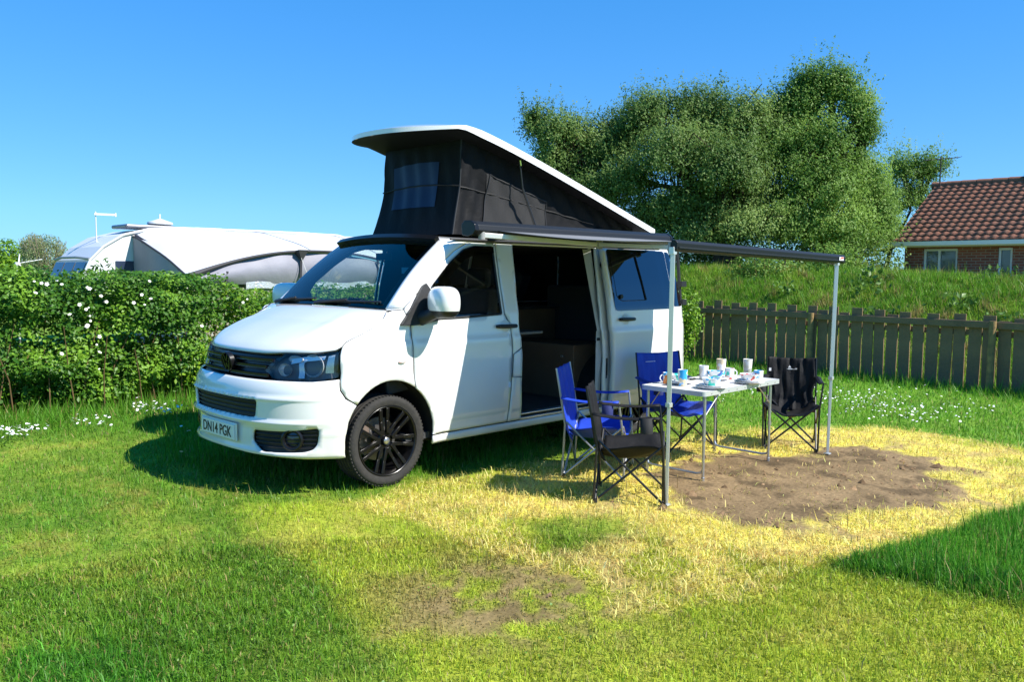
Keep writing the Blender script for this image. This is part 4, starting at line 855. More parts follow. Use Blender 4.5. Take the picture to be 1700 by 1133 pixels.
# ---- windscreen, pillars, roof
def wbase(v): return np.array([.915+.065*v*v,-.80*v,1.342-.012*v*v])
def wtop(v): return np.array([1.535+.055*v*v,-.70*v,1.898-.030*v*v])
def wsf(u,w,off=0):
    v=u*2-1; p=wbase(v)*(1-w)+wtop(v)*w; return p+np.array([-.62,0,.66])*(.030*math.sin(math.pi*w)+off)
ws=vmb('windscreen',MB().grid(lambda u,w: wsf(u,w),25,15),GLASS,smooth=True)
frit=MB()
for lo,hi,fu in ((0,.035,0),(.965,1,0)): frit.grid(lambda a,b_: wsf(lo+(hi-lo)*a,b_,-.004),3,12)
for lo,hi in ((0,.05),(.93,1)): frit.grid(lambda a,b_: wsf(a,lo+(hi-lo)*b_,-.004),25,3)
vmb('screen_border',frit,mat('screen_frit',(.006,.006,.007),.4),ws,smooth=True)
def Wc(t): return wsf(1,t)
Apts=[(1.715,1.328),(1.85,1.425),(2.02,1.560),(2.19,1.695),(2.33,1.785),(2.47,1.848),(2.56,1.868)]
_A3=np.array([sk(np.array(s),np.array(z)) for s,z in Apts]); _At=np.linspace(0,1,len(Apts))
def Ac(t): return np.array([np.interp(t,_At,_A3[:,i]) for i in range(3)])
def pillar(u,w,sg=1):
    a=Wc(w); b_=Ac(w); k=u; p=a*(1-k)+b_*k; n=np.array([-.25,-.75,.45]); p=p+n*.030*math.sin(math.pi*k); return p*np.array([1,sg,1])
for sg in (1,-1): solid(vmb('pillar',MB().grid(lambda u,w: pillar(u,w,sg),9,21),[WHITE,TRIM],smooth=True),.02)
for sg in (1,-1): vmb('scuttle',MB().grid(lambda u,w: (lambda a,b_: tuple((a*(1-w)+b_*w)*np.array([1,sg,1])+np.array([0,0,.004*math.sin(3.14*w)])))(np.array([.945-.0*u,-.868,1.318])*(1-u)+_A3[0]*u,np.array([.98,-.80,1.327])*(1-u)+_A3[0]*u),6,5),WHITE,smooth=True)
vmb('scuttle_panel',MB().grid(lambda u,w: tuple(rearc(u*2-1)*(1-w)*np.array([1,.97,1])+wbase(u*2-1)*w+np.array([0,0,-.004])-0*w if w>0 else rearc(u*2-1)*np.array([1,.97,1])+np.array([0,0,-.012])),21,4),BLK,smooth=True)
def roofz(x,y): return 1.868+.055*(1-min(1,abs(y)/.775)**3.2)-.05*max(0,(x-4.3)/.45)**2
def rooff(u,w):
    v=u*2-1; x0=wtop(np.clip(v*1.107,-1,1))[0]+.20*max(0,abs(v)-.90)/.1; x=x0+(4.70-x0)*w; y=-.775*v; return (x,y,roofz(x,y)-.02*math.exp(-((x-x0)/.05)))
ro=vmb('roof',MB().grid(rooff,41,41),[WHITE,TRIM],smooth=True); solid(ro,.02)
vis=MB(); pv=[wsf((v+1)/2,.985,.012) for v in np.linspace(-1,1,25)]
for i in range(24): vis.bar(tuple(pv[i]),tuple(pv[i+1]),.05,.05,(-.6,0,.75),.055,.055)
vmb('sun_visor_strip',vis,GLOSS)
vmb('roof_gutter',MB().tube([tuple(sk(np.array(s),np.array(1.872))+np.array([0,-.006,.004])) for s in (2.30,2.5,3.0,4.0,5.2)],[.008,.016,.018,.018,.014],6),BLK,smooth=True)
vmb('roof_gutter',MB().tube([tuple((sk(np.array(s),np.array(1.872))+np.array([0,-.006,.004]))*np.array([1,-1,1])) for s in (2.30,2.5,3.0,4.0,5.2)],[.008,.016,.018,.018,.014],6),BLK,smooth=True)
for v0,v1,w_ in ((-.05,.92,.045),(-.98,-.12,.045)):
    p0=wsf((v0+1)/2,.02,.018); p1=wsf((v1+1)/2,w_+.01,.02); m1=MB(); m1.bar(tuple(p0),tuple(p1),.02,.012,(-.6,0,.7),.02,.012); pm_=wsf((v0+v1+2)/4,.05,.028); m1.bar(tuple(p0+np.array([-.03,0,-.01])),tuple(pm_),.022,.014,(-.6,0,.7)); vmb('wiper',m1,BLK)
# ---- front doors
arcD=arc(AC,.37,.40,.43,on_arch(1.795),-5,12)
doorf=[(1.79,.85),(1.785,1.07),(1.78,1.21),(1.725,1.328)]+Apts[1:-1]+[(2.60,1.868),(2.80,1.868),(2.775,1.50),(2.775,1.26),(2.835,1.16),(2.845,.96),(2.835,.72),(2.83,.62),(2.79,.338),(1.972,.338)]+arcD[::-1]
dwin=smooth_poly([(1.90,1.236),(2.30,1.240),(2.745,1.258),(2.748,1.50),(2.768,1.826),(2.55,1.826),(2.42,1.792),(2.24,1.672),(2.05,1.51)],.02)
def handle(parent,s,z,off=0.0,fn=None):
    L=lambda a,b_,o: (fn(np.array(a),np.array(b_),o) if fn else lift(np.array(a),np.array(b_),np.array(o)))
    c_=L(s,z,0); m1=MB().lathe([(0,.002),(.045,.004),(.055,.0)],20); d=Vector((0,-1,.03)); R_=d.to_track_quat('Z','Y').to_matrix().to_4x4(); m1.v=[tuple(R_@Vector((v[0]*1.1,v[1],v[2]))+Vector(c_)) for v in m1.v]
    vmb('handle_recess',m1,mat('shaded_recess_paint',(.70,.70,.69),.35),parent,smooth=True)
    m1=MB(); pts=[L(s-.105,z+.003,.006),L(s-.095,z+.003,.030),L(s-.03,z,.040),L(s+.05,z,.040),L(s+.098,z,.032),L(s+.105,z,.006)]
    m1.tube([tuple(p) for p in pts],[.013,.017,.018,.018,.017,.013],10); h_=vmb('handle',m1,BLK,parent,smooth=True); return h_
for sg in (1,-1):
    dr=vpan('front_door',doorf if sg>0 else mir(doorf),[dwin if sg>0 else mir(dwin)])
    w_=vpan('window',inset(dwin,-.012) if sg>0 else mir(inset(dwin,-.012)),off=-.010,m=VDOOR if sg>0 else GLASS,parent=dr,t=0,gap=0)
    if sg>0:
        vpan('window_seal',inset(dwin,-.004),[inset(dwin,.014)],off=.002,m=BLK,parent=dr,t=.006,gap=0,step=.03)
        handle(dr,2.775,1.155)
        vpan('wind_deflector',[(2.02,1.50),(2.22,1.665),(2.42,1.79),(2.55,1.822),(2.76,1.824),(2.755,1.77),(2.56,1.755),(2.42,1.715),(2.26,1.60),(2.07,1.44)],off=.018,m=glass('smoked_deflector',(.10,.10,.11)),parent=dr,t=0,gap=0,step=.03)
    # door mirror
    sail=[(1.665,1.205),(1.80,1.200),(2.06,1.235),(2.02,1.40),(1.955,1.515),(1.925,1.50),(1.80,1.355)]
    sl_=smooth_poly(sail if sg>0 else mir(sail),.02); LO=lambda o: (lambda s,z: tuple(lift(np.array(s),np.array(z),np.array(o)))); ms=vmb('mirror_mount',MB().prism(sl_,LO(-.02),LO(.038)),BLK)
    m1=MB(); cxm,cym,czm=1.280,-1.130,1.380
    def cap(u,v,lo=-.35,hi=1.0,gr_=1.0):
        th=u*2*math.pi; ph=lo+(hi-lo)*v; ph=ph*math.pi/2; ct,st=math.cos(th),math.sin(th); e=.62
        X_=.100*math.copysign(abs(ct)**.8,ct)*math.cos(ph)**e if math.cos(ph)>0 else 0; Y_=.168*math.copysign(abs(st)**e,st)*math.cos(ph)**.5 if math.cos(ph)>0 else 0
        Z_=.122*math.copysign(abs(math.sin(ph))**.8,math.sin(ph)); dx,dy=X_*gr_,Y_*gr_; a_=-.30
        return (cxm+dx*math.cos(a_)-dy*math.sin(a_)+.04*(v-.5)*0,(cym+dx*math.sin(a_)+dy*math.cos(a_))*sg if sg>0 else -(cym+dx*math.sin(a_)+dy*math.cos(a_)),czm+Z_*gr_)
    mc=vmb('door_mirror',MB().grid(lambda u,v: cap(u,v,-.28,.999),33,12,True),WHITE,smooth=True)
    vmb('mirror_base',MB().grid(lambda u,v: cap(u,v,-.999,-.20,.985),33,10,True).tube([(1.22,-.93*sg,1.255),(1.24,-1.0*sg,1.275),(1.27,-1.08*sg,1.32)],[.06,.05,.055],12),BLK,mc,smooth=True)
# ---- B pillar with fuel flap, sill, quarter
bpil=[(2.845,.72),(2.84,.62),(2.80,.338),(2.965,.338),(2.965,.40),(2.962,.64),(2.97,.90),(2.955,1.06),(2.945,1.16),(2.955,1.40),(2.985,1.63),(3.005,1.82),(3.02,1.868),(2.81,1.868),(2.785,1.50),(2.785,1.265),(2.845,1.16),(2.855,.97)]
vpan('side_pillar',bpil)
flap=[(2.848,.725),(2.962,.718),(2.966,.90),(2.957,.965),(2.862,.92)]
vpan('fuel_flap',flap,off=.002,t=.01,step=.03)
gapm=mat('panel_gap_dark',(.02,.02,.02),.8); g=MB()
fl3=[tuple(lift(np.array(s),np.array(z),np.array(.004))) for s,z in ((2.957,.967),(2.853,.915),(2.842,.72),(2.966,.712))]; g.tube(fl3,.0035,5); vmb('flap_gap',g,gapm,smooth=True)
sill=[(1.966,.262),(4.185,.262),(4.185,.334),(1.972,.334)]
vpan('sill',sill,off=-.004); vpan('sill',mir(sill),off=-.004)
st=MB(); st.box((2.87,-.895,.350),(1.13,.10,.012)); st.box((2.87,-.90,.385),(1.12,.07,.012)); st.box((2.87,-.925,.340),(1.12,.012,.012)); vmb('step_trim',st,ALU,bev=.003)
rearz=[(5.52,.30),(5.525,.66),(5.515,1.07),(5.485,1.27),(5.40,1.70),(5.355,1.868)]
arcR=arc(RC,.37,.40,.43,185,-5,20)
quart=[(4.055,.338),(4.06,.62),(4.07,.80),(4.045,1.10),(4.045,1.35),(4.085,1.60),(4.12,1.84),(4.125,1.868)]+rearz[::-1]+arcR[::-1]+[(4.17,.338)]
qwin=smooth_poly([(4.25,1.275),(5.478,1.275),(5.43,1.50),(5.355,1.83),(4.27,1.82)],.05)
vpan('quarter_panel',quart,[qwin]); vpan('quarter_window',inset(qwin,-.01),off=.002,m=PRIVACY,t=0,gap=0)
farq=[(-2.86,.338),(-2.86,1.26),(-2.80,1.26),(-2.80,1.868)]+mir(rearz[::-1])+[]
farq=[(2.85,.338),(2.855,.72),(2.855,1.16),(2.785,1.27),(2.785,1.5),(2.81,1.868)]+rearz[::-1]+arcR[::-1]
qw2=smooth_poly([(3.05,1.275),(3.95,1.275),(3.95,1.82),(3.05,1.82)],.05)
vpan('far_side_panel',mir(farq),[mir(qw2),mir(qwin)]); vpan('quarter_window',mir(inset(qwin,-.01)),off=.002,m=PRIVACY,t=0,gap=0); vpan('quarter_window',mir(inset(qw2,-.01)),off=.002,m=PRIVACY,t=0,gap=0)
# rear end
rz_=[.30,.66,1.07,1.27,1.70,1.868]; rx_=[4.867,4.872,4.862,4.832,4.747,4.702]
def tail(u,w):
    v=u*2-1; z=.30+(1.868-.30)*w; x=np.interp(z,rz_,rx_); hwz=-sk(np.array(x+.653),np.array(z))[1]; return (x+.035*(1-v**4),-hwz*v,z+.03*(1-v*v)*max(0,(w-.9)/.1))
solid(vmb('tailgate',MB().grid(tail,25,25),[WHITE,TRIM],smooth=True),.03)
m1=MB(); m1.tube([(4.92,-.72,1.95),(4.96,-.735,1.75),(4.99,-.76,1.28)],.018,8); m1.box((5.0,-.76,1.50),(.09,.07,.06)); m1.box((5.02,-.765,1.30),(.07,.06,.06)); m1.tube([(4.92,.72,1.95),(4.96,.735,1.75),(4.99,.76,1.28)],.018,8); m1.tube([(5.0,-.76,1.5),(5.0,.76,1.5)],.015,8); vmb('bike_rack',m1,BLK,smooth=True)
# ---- sliding door, slid back along the flank
SH=.085
sdoor=[(4.09,.300),(4.11,.49),(4.125,.78),(4.105,1.06),(4.095,1.24),(4.11,1.50),(4.135,1.852),(5.155,1.852),(5.165,1.27),(5.205,1.07),(5.20,.74),(5.10,.62),(4.99,.46),(4.93,.300)]
def lsd(S,Z,o=0.0):
    S0=np.asarray(S,float)-1.12   # the door keeps the shape of the opening it closes
    p=lift(S0,np.asarray(Z,float),np.asarray(o,float)+np.zeros(np.shape(S0))); return p+np.array([1.12,-SH,0])
sdw=smooth_poly([(4.185,1.262),(5.135,1.262),(5.13,1.50),(5.12,1.826),(4.195,1.826)],.045)
sd=vpan('sliding_door',sdoor,[sdw],fn=lambda S,Z: lsd(S,Z),t=.045)
sgl=vpan('window',smooth_poly([(4.172,1.25),(5.158,1.25),(5.15,1.50),(5.145,1.842),(4.182,1.842)],.045),fn=lambda S,Z: lsd(S,Z,.003),m=PRIVACY,parent=sd,t=0,gap=0)
m1=MB(); m1.tube([tuple(lsd(s,z,.006)) for s,z in ((4.625,1.775),(4.655,1.55),(4.68,1.345))],.011,6); vmb('window_bar',m1,GLOSS,sd,smooth=True)
m1=MB(); m1.tube([tuple(lsd(s,z,.004)) for s,z in ((4.23,1.80),(4.225,1.40),(4.245,1.365),(4.30,1.345),(4.66,1.345))],.0035,5); vmb('pane_edge',m1,GLOSS,sd,smooth=True)
m1=MB().lathe([(0,-.012),(.02,-.012),(.022,0),(0,.002)],14,tuple(lsd(4.285,1.385,.008)),'y'); vmb('window_latch',m1,BLK,sd,smooth=True)
handle(sd,4.325,1.165,fn=lambda a,b_,o: lsd(a,b_,o))
m1=MB(); m1.box((3.455,-.905,1.115),(.05,.05,.07)); m1.lathe([(0,-.03),(.028,-.03),(.03,.02),(0,.02)],12,(3.44,-.90,1.135),'y'); vmb('door_latch',m1,BLK,bev=.006); vmb('door_roller',MB().box((3.43,-.88,.98),(.09,.06,.03)),BLK,bev=.006); vmb('door_striker',MB().box((3.47,-.93,.70),(.03,.05,.20)),BLK,bev=.006)
jam=MB(); 
for z0,z1,y0,y1 in ((.34,1.06,-.90,-.93),(1.06,1.86,-.92,-.74)): jam.v+=[(3.36,y0,z0),(3.42,y0-.005,z0),(3.46,y1+.0,z1),(3.38,y1+.04,z1)]; n=len(jam.v)-4; jam.f.append((n,n+1,n+2,n+3))
vmb('door_jamb',jam,mat('jamb_paint',(.45,.45,.44),.5))
# ---- interior
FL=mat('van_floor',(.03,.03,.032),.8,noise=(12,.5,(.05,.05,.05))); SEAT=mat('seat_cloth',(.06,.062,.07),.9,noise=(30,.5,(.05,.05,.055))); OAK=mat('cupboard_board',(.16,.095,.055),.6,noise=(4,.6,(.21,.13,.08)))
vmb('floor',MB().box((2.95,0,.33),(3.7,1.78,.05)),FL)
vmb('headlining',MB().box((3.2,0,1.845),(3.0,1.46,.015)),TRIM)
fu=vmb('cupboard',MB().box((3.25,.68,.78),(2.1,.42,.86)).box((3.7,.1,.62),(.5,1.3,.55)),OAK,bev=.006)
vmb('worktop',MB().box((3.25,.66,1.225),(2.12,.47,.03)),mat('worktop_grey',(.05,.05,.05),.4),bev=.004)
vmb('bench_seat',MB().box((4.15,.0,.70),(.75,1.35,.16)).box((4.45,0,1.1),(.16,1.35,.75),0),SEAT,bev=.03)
vmb('cupboard_knob',MB().lathe([(0,-.02),(.012,-.02),(.014,0)],10,(3.25,-.56,.80),'y'),ALU)
tbl=vmb('interior_table',MB().box((2.62,-.35,1.06),(.50,.65,.025)),mat('table_top_dark',(.12,.11,.10),.5),bev=.006); vmb('leg',MB().tube([(2.60,-.55,.36),(2.60,-.55,1.05)],.021,12).lathe([(.07,0),(.03,.05)],14,(2.60,-.55,.99)),ALU,tbl,smooth=True)
vmb('dashboard',MB().prism([(.93,1.24),(.99,1.30),(1.28,1.285),(1.42,1.22),(1.44,1.02),(1.30,.70),(1.0,.66)],lambda x,z:(x,-.80,z),lambda x,z:(x,.80,z)),mat('dash_plastic',(.03,.032,.036),.6,noise=(20,.5,(.04,.042,.046))),bev=.02)
wh=MB(); cw=Vector((1.50,.40,1.22)); Rw=Vector((.72,0,.72)).to_track_quat('Z','Y').to_matrix()
wh.tube([tuple(cw+Rw@Vector((.19*math.cos(a*math.pi/12),.19*math.sin(a*math.pi/12),0))) for a in range(25)],.016,8,False)
for a in (0,2.1,4.2): wh.tube([tuple(cw),tuple(cw+Rw@Vector((.19*math.cos(a),.19*math.sin(a),0)))],.016,6)
wh.tube([tuple(cw),tuple(cw-Rw@Vector((0,0,.2)))],.045,10); vmb('steering_wheel',wh,BLK,smooth=True)
for sg in (1,-1):
    s_=MB(); s_.box((1.95,sg*.42,.78),(.52,.50,.16)); s_.box((2.22,sg*.42,1.14),(.13,.48,.66),0,Matrix.Rotation(.16,3,'Y')); s_.box((2.29,sg*.42,1.56),(.09,.26,.18)); s_.box((1.95,sg*.42,.52),(.45,.45,.38)); vmb('seat',s_,SEAT,bev=.035)
vmb('rear_view_mirror',MB().box((1.52,-.05,1.74),(.03,.20,.06)).tube([(1.52,-.05,1.75),(1.56,-.05,1.83)],.012,6),BLK,bev=.01)
vmb('tax_sticker',MB().box((1.385,-.52,1.62),(.004,.07,.05),.2),mat('sticker',(.5,.6,.6),.5))
# underside + inner arches
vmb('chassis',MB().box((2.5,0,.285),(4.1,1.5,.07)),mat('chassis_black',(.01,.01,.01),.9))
for cx in (.915,3.915):
    for sg in (1,-1):
        pts=[(cx+.425*math.cos(math.radians(a)),.37+.445*math.sin(math.radians(a))) for a in range(-8,189,14)]; m1=MB()
        m1.grid(lambda u,w: (lambda p:(p[0],sg*(-.52-.395*w),p[1]))(pts[int(round(u*(len(pts)-1)))]),len(pts),2); m1.grid(lambda u,w: (lambda p:(cx+(p[0]-cx)*w,-sg*.52,.37+(p[1]-.37)*w))(pts[int(round(u*(len(pts)-1)))]),len(pts),2)
        vmb('wheel_arch_liner',m1,mat('chassis_black',(.01,.01,.01),.9),smooth=True)
# ---- wheels
RUB=mat('tyre_rubber',(.028,.027,.026),.85,spec=.25,noise=(25,.5,(.045,.042,.038)),bump=(60,.15)); RIM=mat('satin_black_alloy',(.006,.006,.0065),.28,spec=.4)
def wheel(cx,sg):
    w=empty('wheel',(cx-VO[0],sg*-.80,.34),0,van); 
    if sg<0: w.rotation_euler=(0,0,math.pi)
    tp=[(.262,.10),(.272,.118),(.300,.128),(.322,.126),(.336,.112),(.340,.085)]
    for g in (.070,.028,-.014,-.056): tp+=[(.340,g+.008),(.332,g+.006),(.332,g-.006),(.340,g-.008)]
    tp+=[(.340,-.085),(.336,-.112),(.322,-.126),(.300,-.128),(.272,-.118),(.262,-.10)]
    ty=MB().lathe([(r,-h) for r,h in tp],96,(0,0,0),'y').build('tyre',RUB,w,smooth=True)
    blk=MB()
    for k in range(72):                                                   # shoulder blocks of the tread
        a=2*math.pi*k/72
        for hh in (-.098,.098):
            c_=Vector((.3385*math.cos(a),hh,.3385*math.sin(a))); blk.box(tuple(c_),(.016,.030,.009),0,Matrix.Rotation(-a-math.pi/2,3,'Y'))
    kind(blk.build('tread_blocks',RUB,w),'stuff')
    rm=MB().lathe([(.252,.10),(.262,.09),(.262,-.100),(.268,-.117),(.262,-.121),(.254,-.116),(.248,-.100),(.244,-.06),(.238,.09)],64,(0,0,0),'y')
    for k in range(7):
        a=2*math.pi*k/7+math.pi/2+.12
        for e in (-1,1):
            p0=(.058*math.cos(a+e*.42),-.082,.058*math.sin(a+e*.42)); p2=(.252*math.cos(a+e*.130),-.104,.252*math.sin(a+e*.130)); p1=tuple((np.array(p0)+np.array(p2))/2+np.array([0,.004,0]))
            rm.bar(p0,p1,.030,.024,(0,1,0),.030,.024); rm.bar(p1,p2,.024,.030,(0,1,0),.024,.022)
    rm.lathe([(0,-.080),(.062,-.080),(.07,-.072),(.07,.0)],28,(0,0,0),'y').build('rim',RIM,w,smooth=True,bev=.003)
    MB().lathe([(0,-.106),(.020,-.105),(.026,-.100)],20,(0,0,0),'y').build('hub_cap',mat('hub_silver',(.6,.6,.6),.25,metal=.8,noise=(90,.4,(.25,.25,.25))),w,smooth=True)
    MB().lathe([(.026,-.098),(.034,-.101),(.040,-.09),(.040,-.07)],24,(0,0,0),'y').build('hub_ring',GLOSS,w,smooth=True)
    MB().lathe([(.0,.02),(.165,.02),(.165,.045),(0,.045)],40,(0,0,0),'y').build('brake_disc',mat('brake_steel',(.22,.21,.20),.4,metal=.8),w,smooth=True)
    MB().box((-.15,.02,.10),(.09,.09,.16)).build('brake_caliper',mat('caliper',(.16,.12,.10),.6),w,bev=.01)
    return w
for cx in (.915,3.915):
    for sg in (1,-1): wheel(cx,sg)
# ---- pop-top roof and canvas
pop=empty('pop_top',(0,0,0),0,van)
def ppart(name,mbx,m,**k): return vmb(name,mbx,m,pop,**k)
FR=np.array([1.80,2.800]); RE=np.array([4.52,2.045])                     # side edge of the shell, front and hinge (x,z)
def shell(u,w,low=0.0):
    v=u*2-1; t=w; nose=.40*(1-abs(v)**2.4)
    x=FR[0]+(RE[0]-FR[0])*t-nose*(1-t)**3; z=FR[1]+(RE[1]-FR[1])*t+nose*(1-t)**3*.02; y=-.735*v*(1-.05*(1-t)**4)
    crown=.085*(1-abs(v)**3.2)*(min(1,t*4.0+.30))*(min(1,(1-t)*6+.35)); hump=.050*math.sin(math.pi*math.sqrt(t)); th=.011+.020*min(1,t*9+.2*abs(v)**6)
    droop=-.05*max(0,1-t*6)**2*(1-abs(v)**3)
    return (x,y,z+droop+crown*(1-.7*low)+hump+(th if not low else -th))
top=MB().grid(lambda u,w: shell(u,w),33,33); top.grid(lambda u,w: shell(u,w,1.0),33,33)
n=33*33
def loopidx(): return [i*33 for i in range(33)]+[32*33+j for j in range(1,33)]+[i*33+32 for i in range(31,-1,-1)]+[j for j in range(31,0,-1)]
L_=loopidx()
wfaces=[(L_[i],L_[(i+1)%len(L_)],n+L_[(i+1)%len(L_)],n+L_[i]) for i in range(len(L_))]
sh=MB(); sh.v=list(top.v[:n])+list(top.v[n:]); sh.f=[f for f in top.f if max(f)<n]+wfaces
shell_o=ppart('roof_shell',sh,WHITE,smooth=True)
un=MB(); un.v=[(v[0],v[1]*.985,v[2]-.004) for v in top.v[n:]]; un.f=[tuple(i-n for i in f) for f in top.f if min(f)>=n]; ppart('shell_underside',un,mat('underside_black',(.007,.007,.008),.7,spec=.1),smooth=True)
CANVAS=mat('black_canvas',(.0055,.0055,.006),.6,spec=.12,noise=(3,.6,(.009,.009,.010)),bump=(7,.5)); FLEX=mat('clear_plastic_window',(.010,.022,.060),.45,spec=.2,noise=(4,.6,(.016,.032,.08)),bump=(6,.3))
def und(x): t=np.clip((x-FR[0])/(RE[0]-FR[0]),0,1); return FR[1]+(RE[1]-FR[1])*t-.012+.050*math.sin(math.pi*math.sqrt(t))
def cring(w):                                                            # half width, front x, at relative height w
    k=max(0.0,1-w/.47)
    return .532+.050*k**1.3+.012*max(0,w-.47), 1.955-.115*k**1.2+.05*max(0,w-.47)
def canvas_side(u,w,sg=1):
    hw_,xf_=cring(w); x=xf_+(4.36-xf_)*u**1.1; zb=1.93; zt=max(und(x),zb+.03); z=zb+(zt-zb)*w
    wr=.010*math.sin(x*23+w*9)*math.sin(w*3.1)+.007*math.sin(x*51-w*14)*(1-u)
    return (x,-sg*(hw_+wr+.02*u),z)
def canvas_front(u,w):
    v=u*2-1; hw_,xf_=cring(w); zb=1.93; zt=und(xf_)+.02+.06*(1-v*v); z=zb+(zt-zb)*w
    return (xf_+.020*(1-v*v)*-1+.008*math.sin(v*17+w*6)*math.sin(3.1*w),-hw_*v,z)
cv=ppart('canvas',MB().grid(lambda u,w: canvas_side(u,w,1),61,25).grid(lambda u,w: canvas_side(u,w,-1),61,25).grid(canvas_front,31,25),CANVAS,smooth=True)
fw=lambda a,b_: canvas_front(.50+a*.36-.22,.26+b_*.44)
fwm=MB().grid(lambda a,b_: tuple(np.array(canvas_front(.16+.60*a+.03*(1-b_)*(a<.5),.27+.43*b_))+np.array([-.006,0,0])),21,17); ppart('canvas_window',fwm,FLEX,smooth=True)
# mesh side window: outlined trapezoid
swp=[(.16,.06),(.19,.60),(.24,.66),(.50,.62),(.52,.10)]
def sidep(u,w,o=.008): p=canvas_side(u,w); return (p[0],p[1]-o,p[2])
smw=MB().grid(lambda a,b_: sidep(.15+.33*a,.10+.60*b_*(1-.10*a),.006),25,15); ppart('mesh_window',smw,mat('insect_mesh',(.010,.010,.011),.8,bump=(200,.4)),smooth=True)
sm=MB(); q=[(.15,.10),(.15,.45),(.165,.70),(.30,.66),(.48,.62),(.48,.35),(.48,.10),(.30,.10),(.15,.10)]; dq=[]
for i in range(len(q)-1): dq+=[sidep(*(np.array(q[i])*(1-j/6)+np.array(q[i+1])*j/6),.010) for j in range(6)]
sm.tube(dq,.006,5); sm.tube([sidep(u,.48,.006) for u in np.linspace(0,.75,24)],.006,5); sm.tube([tuple(np.array(canvas_front(u,.48))+np.array([-.008,0,0])) for u in np.linspace(0,1,20)],.006,5); sm.tube([canvas_front(1,w) for w in np.linspace(0,1,14)],.008,5)
ppart('seams',sm,mat('canvas_seam',(.008,.008,.009),.6),smooth=True)
ppart('gas_strut',MB().tube([(2.56,-.66,2.60),(2.60,-.66,2.36)],.008,8).tube([(2.60,-.66,2.36),(2.80,-.67,1.95)],.011,8),mat('strut_black',(.015,.015,.016),.35),smooth=True)
ppart('strut_rod',MB().tube([(2.545,-.668,2.66),(2.57,-.668,2.56)],.007,8),CHROME,smooth=True)

# ================================================================== wind-out awning
aw=empty('van_awning',(3.1,-1.8,0)); tag(aw,'black wind-out awning on the van side with two silver poles','awning'); AO=Vector((3.1,-1.8,0))
def apart(name,mbx,m,**k):
    par=k.pop('parent',aw); mbx.v=[tuple(Vector(v)-AO) for v in mbx.v]; return mbx.build(name,m,par,**k)
ANTH=mat('anthracite_awning_case',(.010,.011,.013),.45,spec=.3)
cp=[(-.915,1.905),(-.905,1.985),(-.94,2.018),(-1.01,2.015),(-1.055,1.985),(-1.065,1.94),(-1.04,1.91),(-.98,1.895)]
case=apart('case',MB().prism(cp,lambda y,z:(1.70,y,z),lambda y,z:(4.34,y,z)),ANTH,bev=.006)
for x0,x1 in ((1.655,1.70),(4.34,4.37)): apart('end_cap',MB().prism([(y*1.0+(y+.985)*.06,z+(z-1.95)*.06) for y,z in cp],lambda y,z:(x0,y,z),lambda y,z:(x1,y,z)),GLOSS,bev=.006)
apart('bracket',MB().box((2.1,-.86,1.90),(.08,.14,.04)).box((3.0,-.86,1.90),(.08,.14,.04)).box((3.9,-.86,1.90),(.08,.14,.04)),BLK)
RL0,RL1=Vector((1.98,-2.70,1.795)),Vector((4.60,-2.72,1.745))
d_=(RL1-RL0).normalized()
rp=[(-.022,-.040),(.012,-.040),(.024,-.025),(.028,.020),(.010,.040),(-.015,.040),(-.030,.015),(-.030,-.020)]
apart('lead_rail',MB().prism(rp,lambda y,z:tuple(RL0+Vector((0,-y,z))),lambda y,z:tuple(RL1+Vector((0,-y,z)))),ANTH,bev=.004)
apart('rail_groove',MB().bar(tuple(RL0+Vector((.02,-.030,-.012))),tuple(RL1+Vector((-.05,-.030,-.012))),.004,.004,(0,0,1),.010,.010),BLK)
m1=MB(); m1.box(tuple(RL1+Vector((-.10,-.031,.004))),(.085,.004,.030)); lg=apart('maker_badge',m1,mat('badge_white',(.8,.8,.8),.4)); m1=MB(); m1.box(tuple(RL1+Vector((-.088,-.0335,.010))),(.045,.003,.012)); m1.box(tuple(RL1+Vector((-.118,-.0335,.0))),(.02,.003,.008)); apart('badge_red',m1,mat('badge_red',(.6,.05,.03),.4),parent=lg)
def fabric(u,w):
    a=Vector((1.91+2.35*u,-1.06,1.945)); b_=RL0+(RL1-RL0)*(.02+.96*u)+Vector((0,.02,.03)); p=a+(b_-a)*w; p.z-=.025*math.sin(math.pi*w); return tuple(p)
fa=apart('fabric',MB().grid(fabric,17,13),mat('awning_fabric',(.16,.165,.17),.8,noise=(2,.6,(.20,.20,.205))),smooth=True); solid(fa,.002,False)
CREAM=mat('arm_pale_aluminium',(.62,.62,.58),.4,metal=.25)
def arm(sx0,elb,end):
    m1=MB(); m1.bar(sx0,elb,.026,.026,(0,0,1),.042,.036); m1.bar(elb,end,.026,.026,(0,0,1),.034,.032); o=apart('folding_arm',m1,CREAM,bev=.005)
    for p in (sx0,elb,end): apart('joint',MB().lathe([(0,-.035),(.028,-.035),(.028,.035),(0,.035)],14,p),mat('joint_grey',(.28,.28,.28),.5),parent=o,smooth=True)
arm((1.76,-1.03,1.905),(2.66,-1.50,1.845),(2.02,-2.66,1.785)); arm((4.28,-1.03,1.905),(3.60,-1.62,1.835),(4.54,-2.66,1.735))
def pole(base,topz,lean):
    m1=MB(); b_=Vector(base); t_=b_+Vector((lean[0],lean[1],topz)); mid=b_+(t_-b_)*.40
    m1.bar(tuple(b_),tuple(mid),.024,.024,(1,.6,0)); m1.bar(tuple(mid),tuple(t_),.032,.032,(1,.6,0)); m1.box(tuple(b_+Vector((0,0,.005))),(.05,.05,.012)); m1.box(tuple(mid),(.038,.038,.03)); m1.box(tuple(t_),(.04,.04,.05))
    apart('pole',m1,mat('pole_aluminium',(.66,.68,.68),.35,metal=.6),bev=.003)
pole((1.985,-2.68,0),1.76,(.0,-.01,0)); pole((4.43,-2.72,0),1.715,(.06,.005,0))

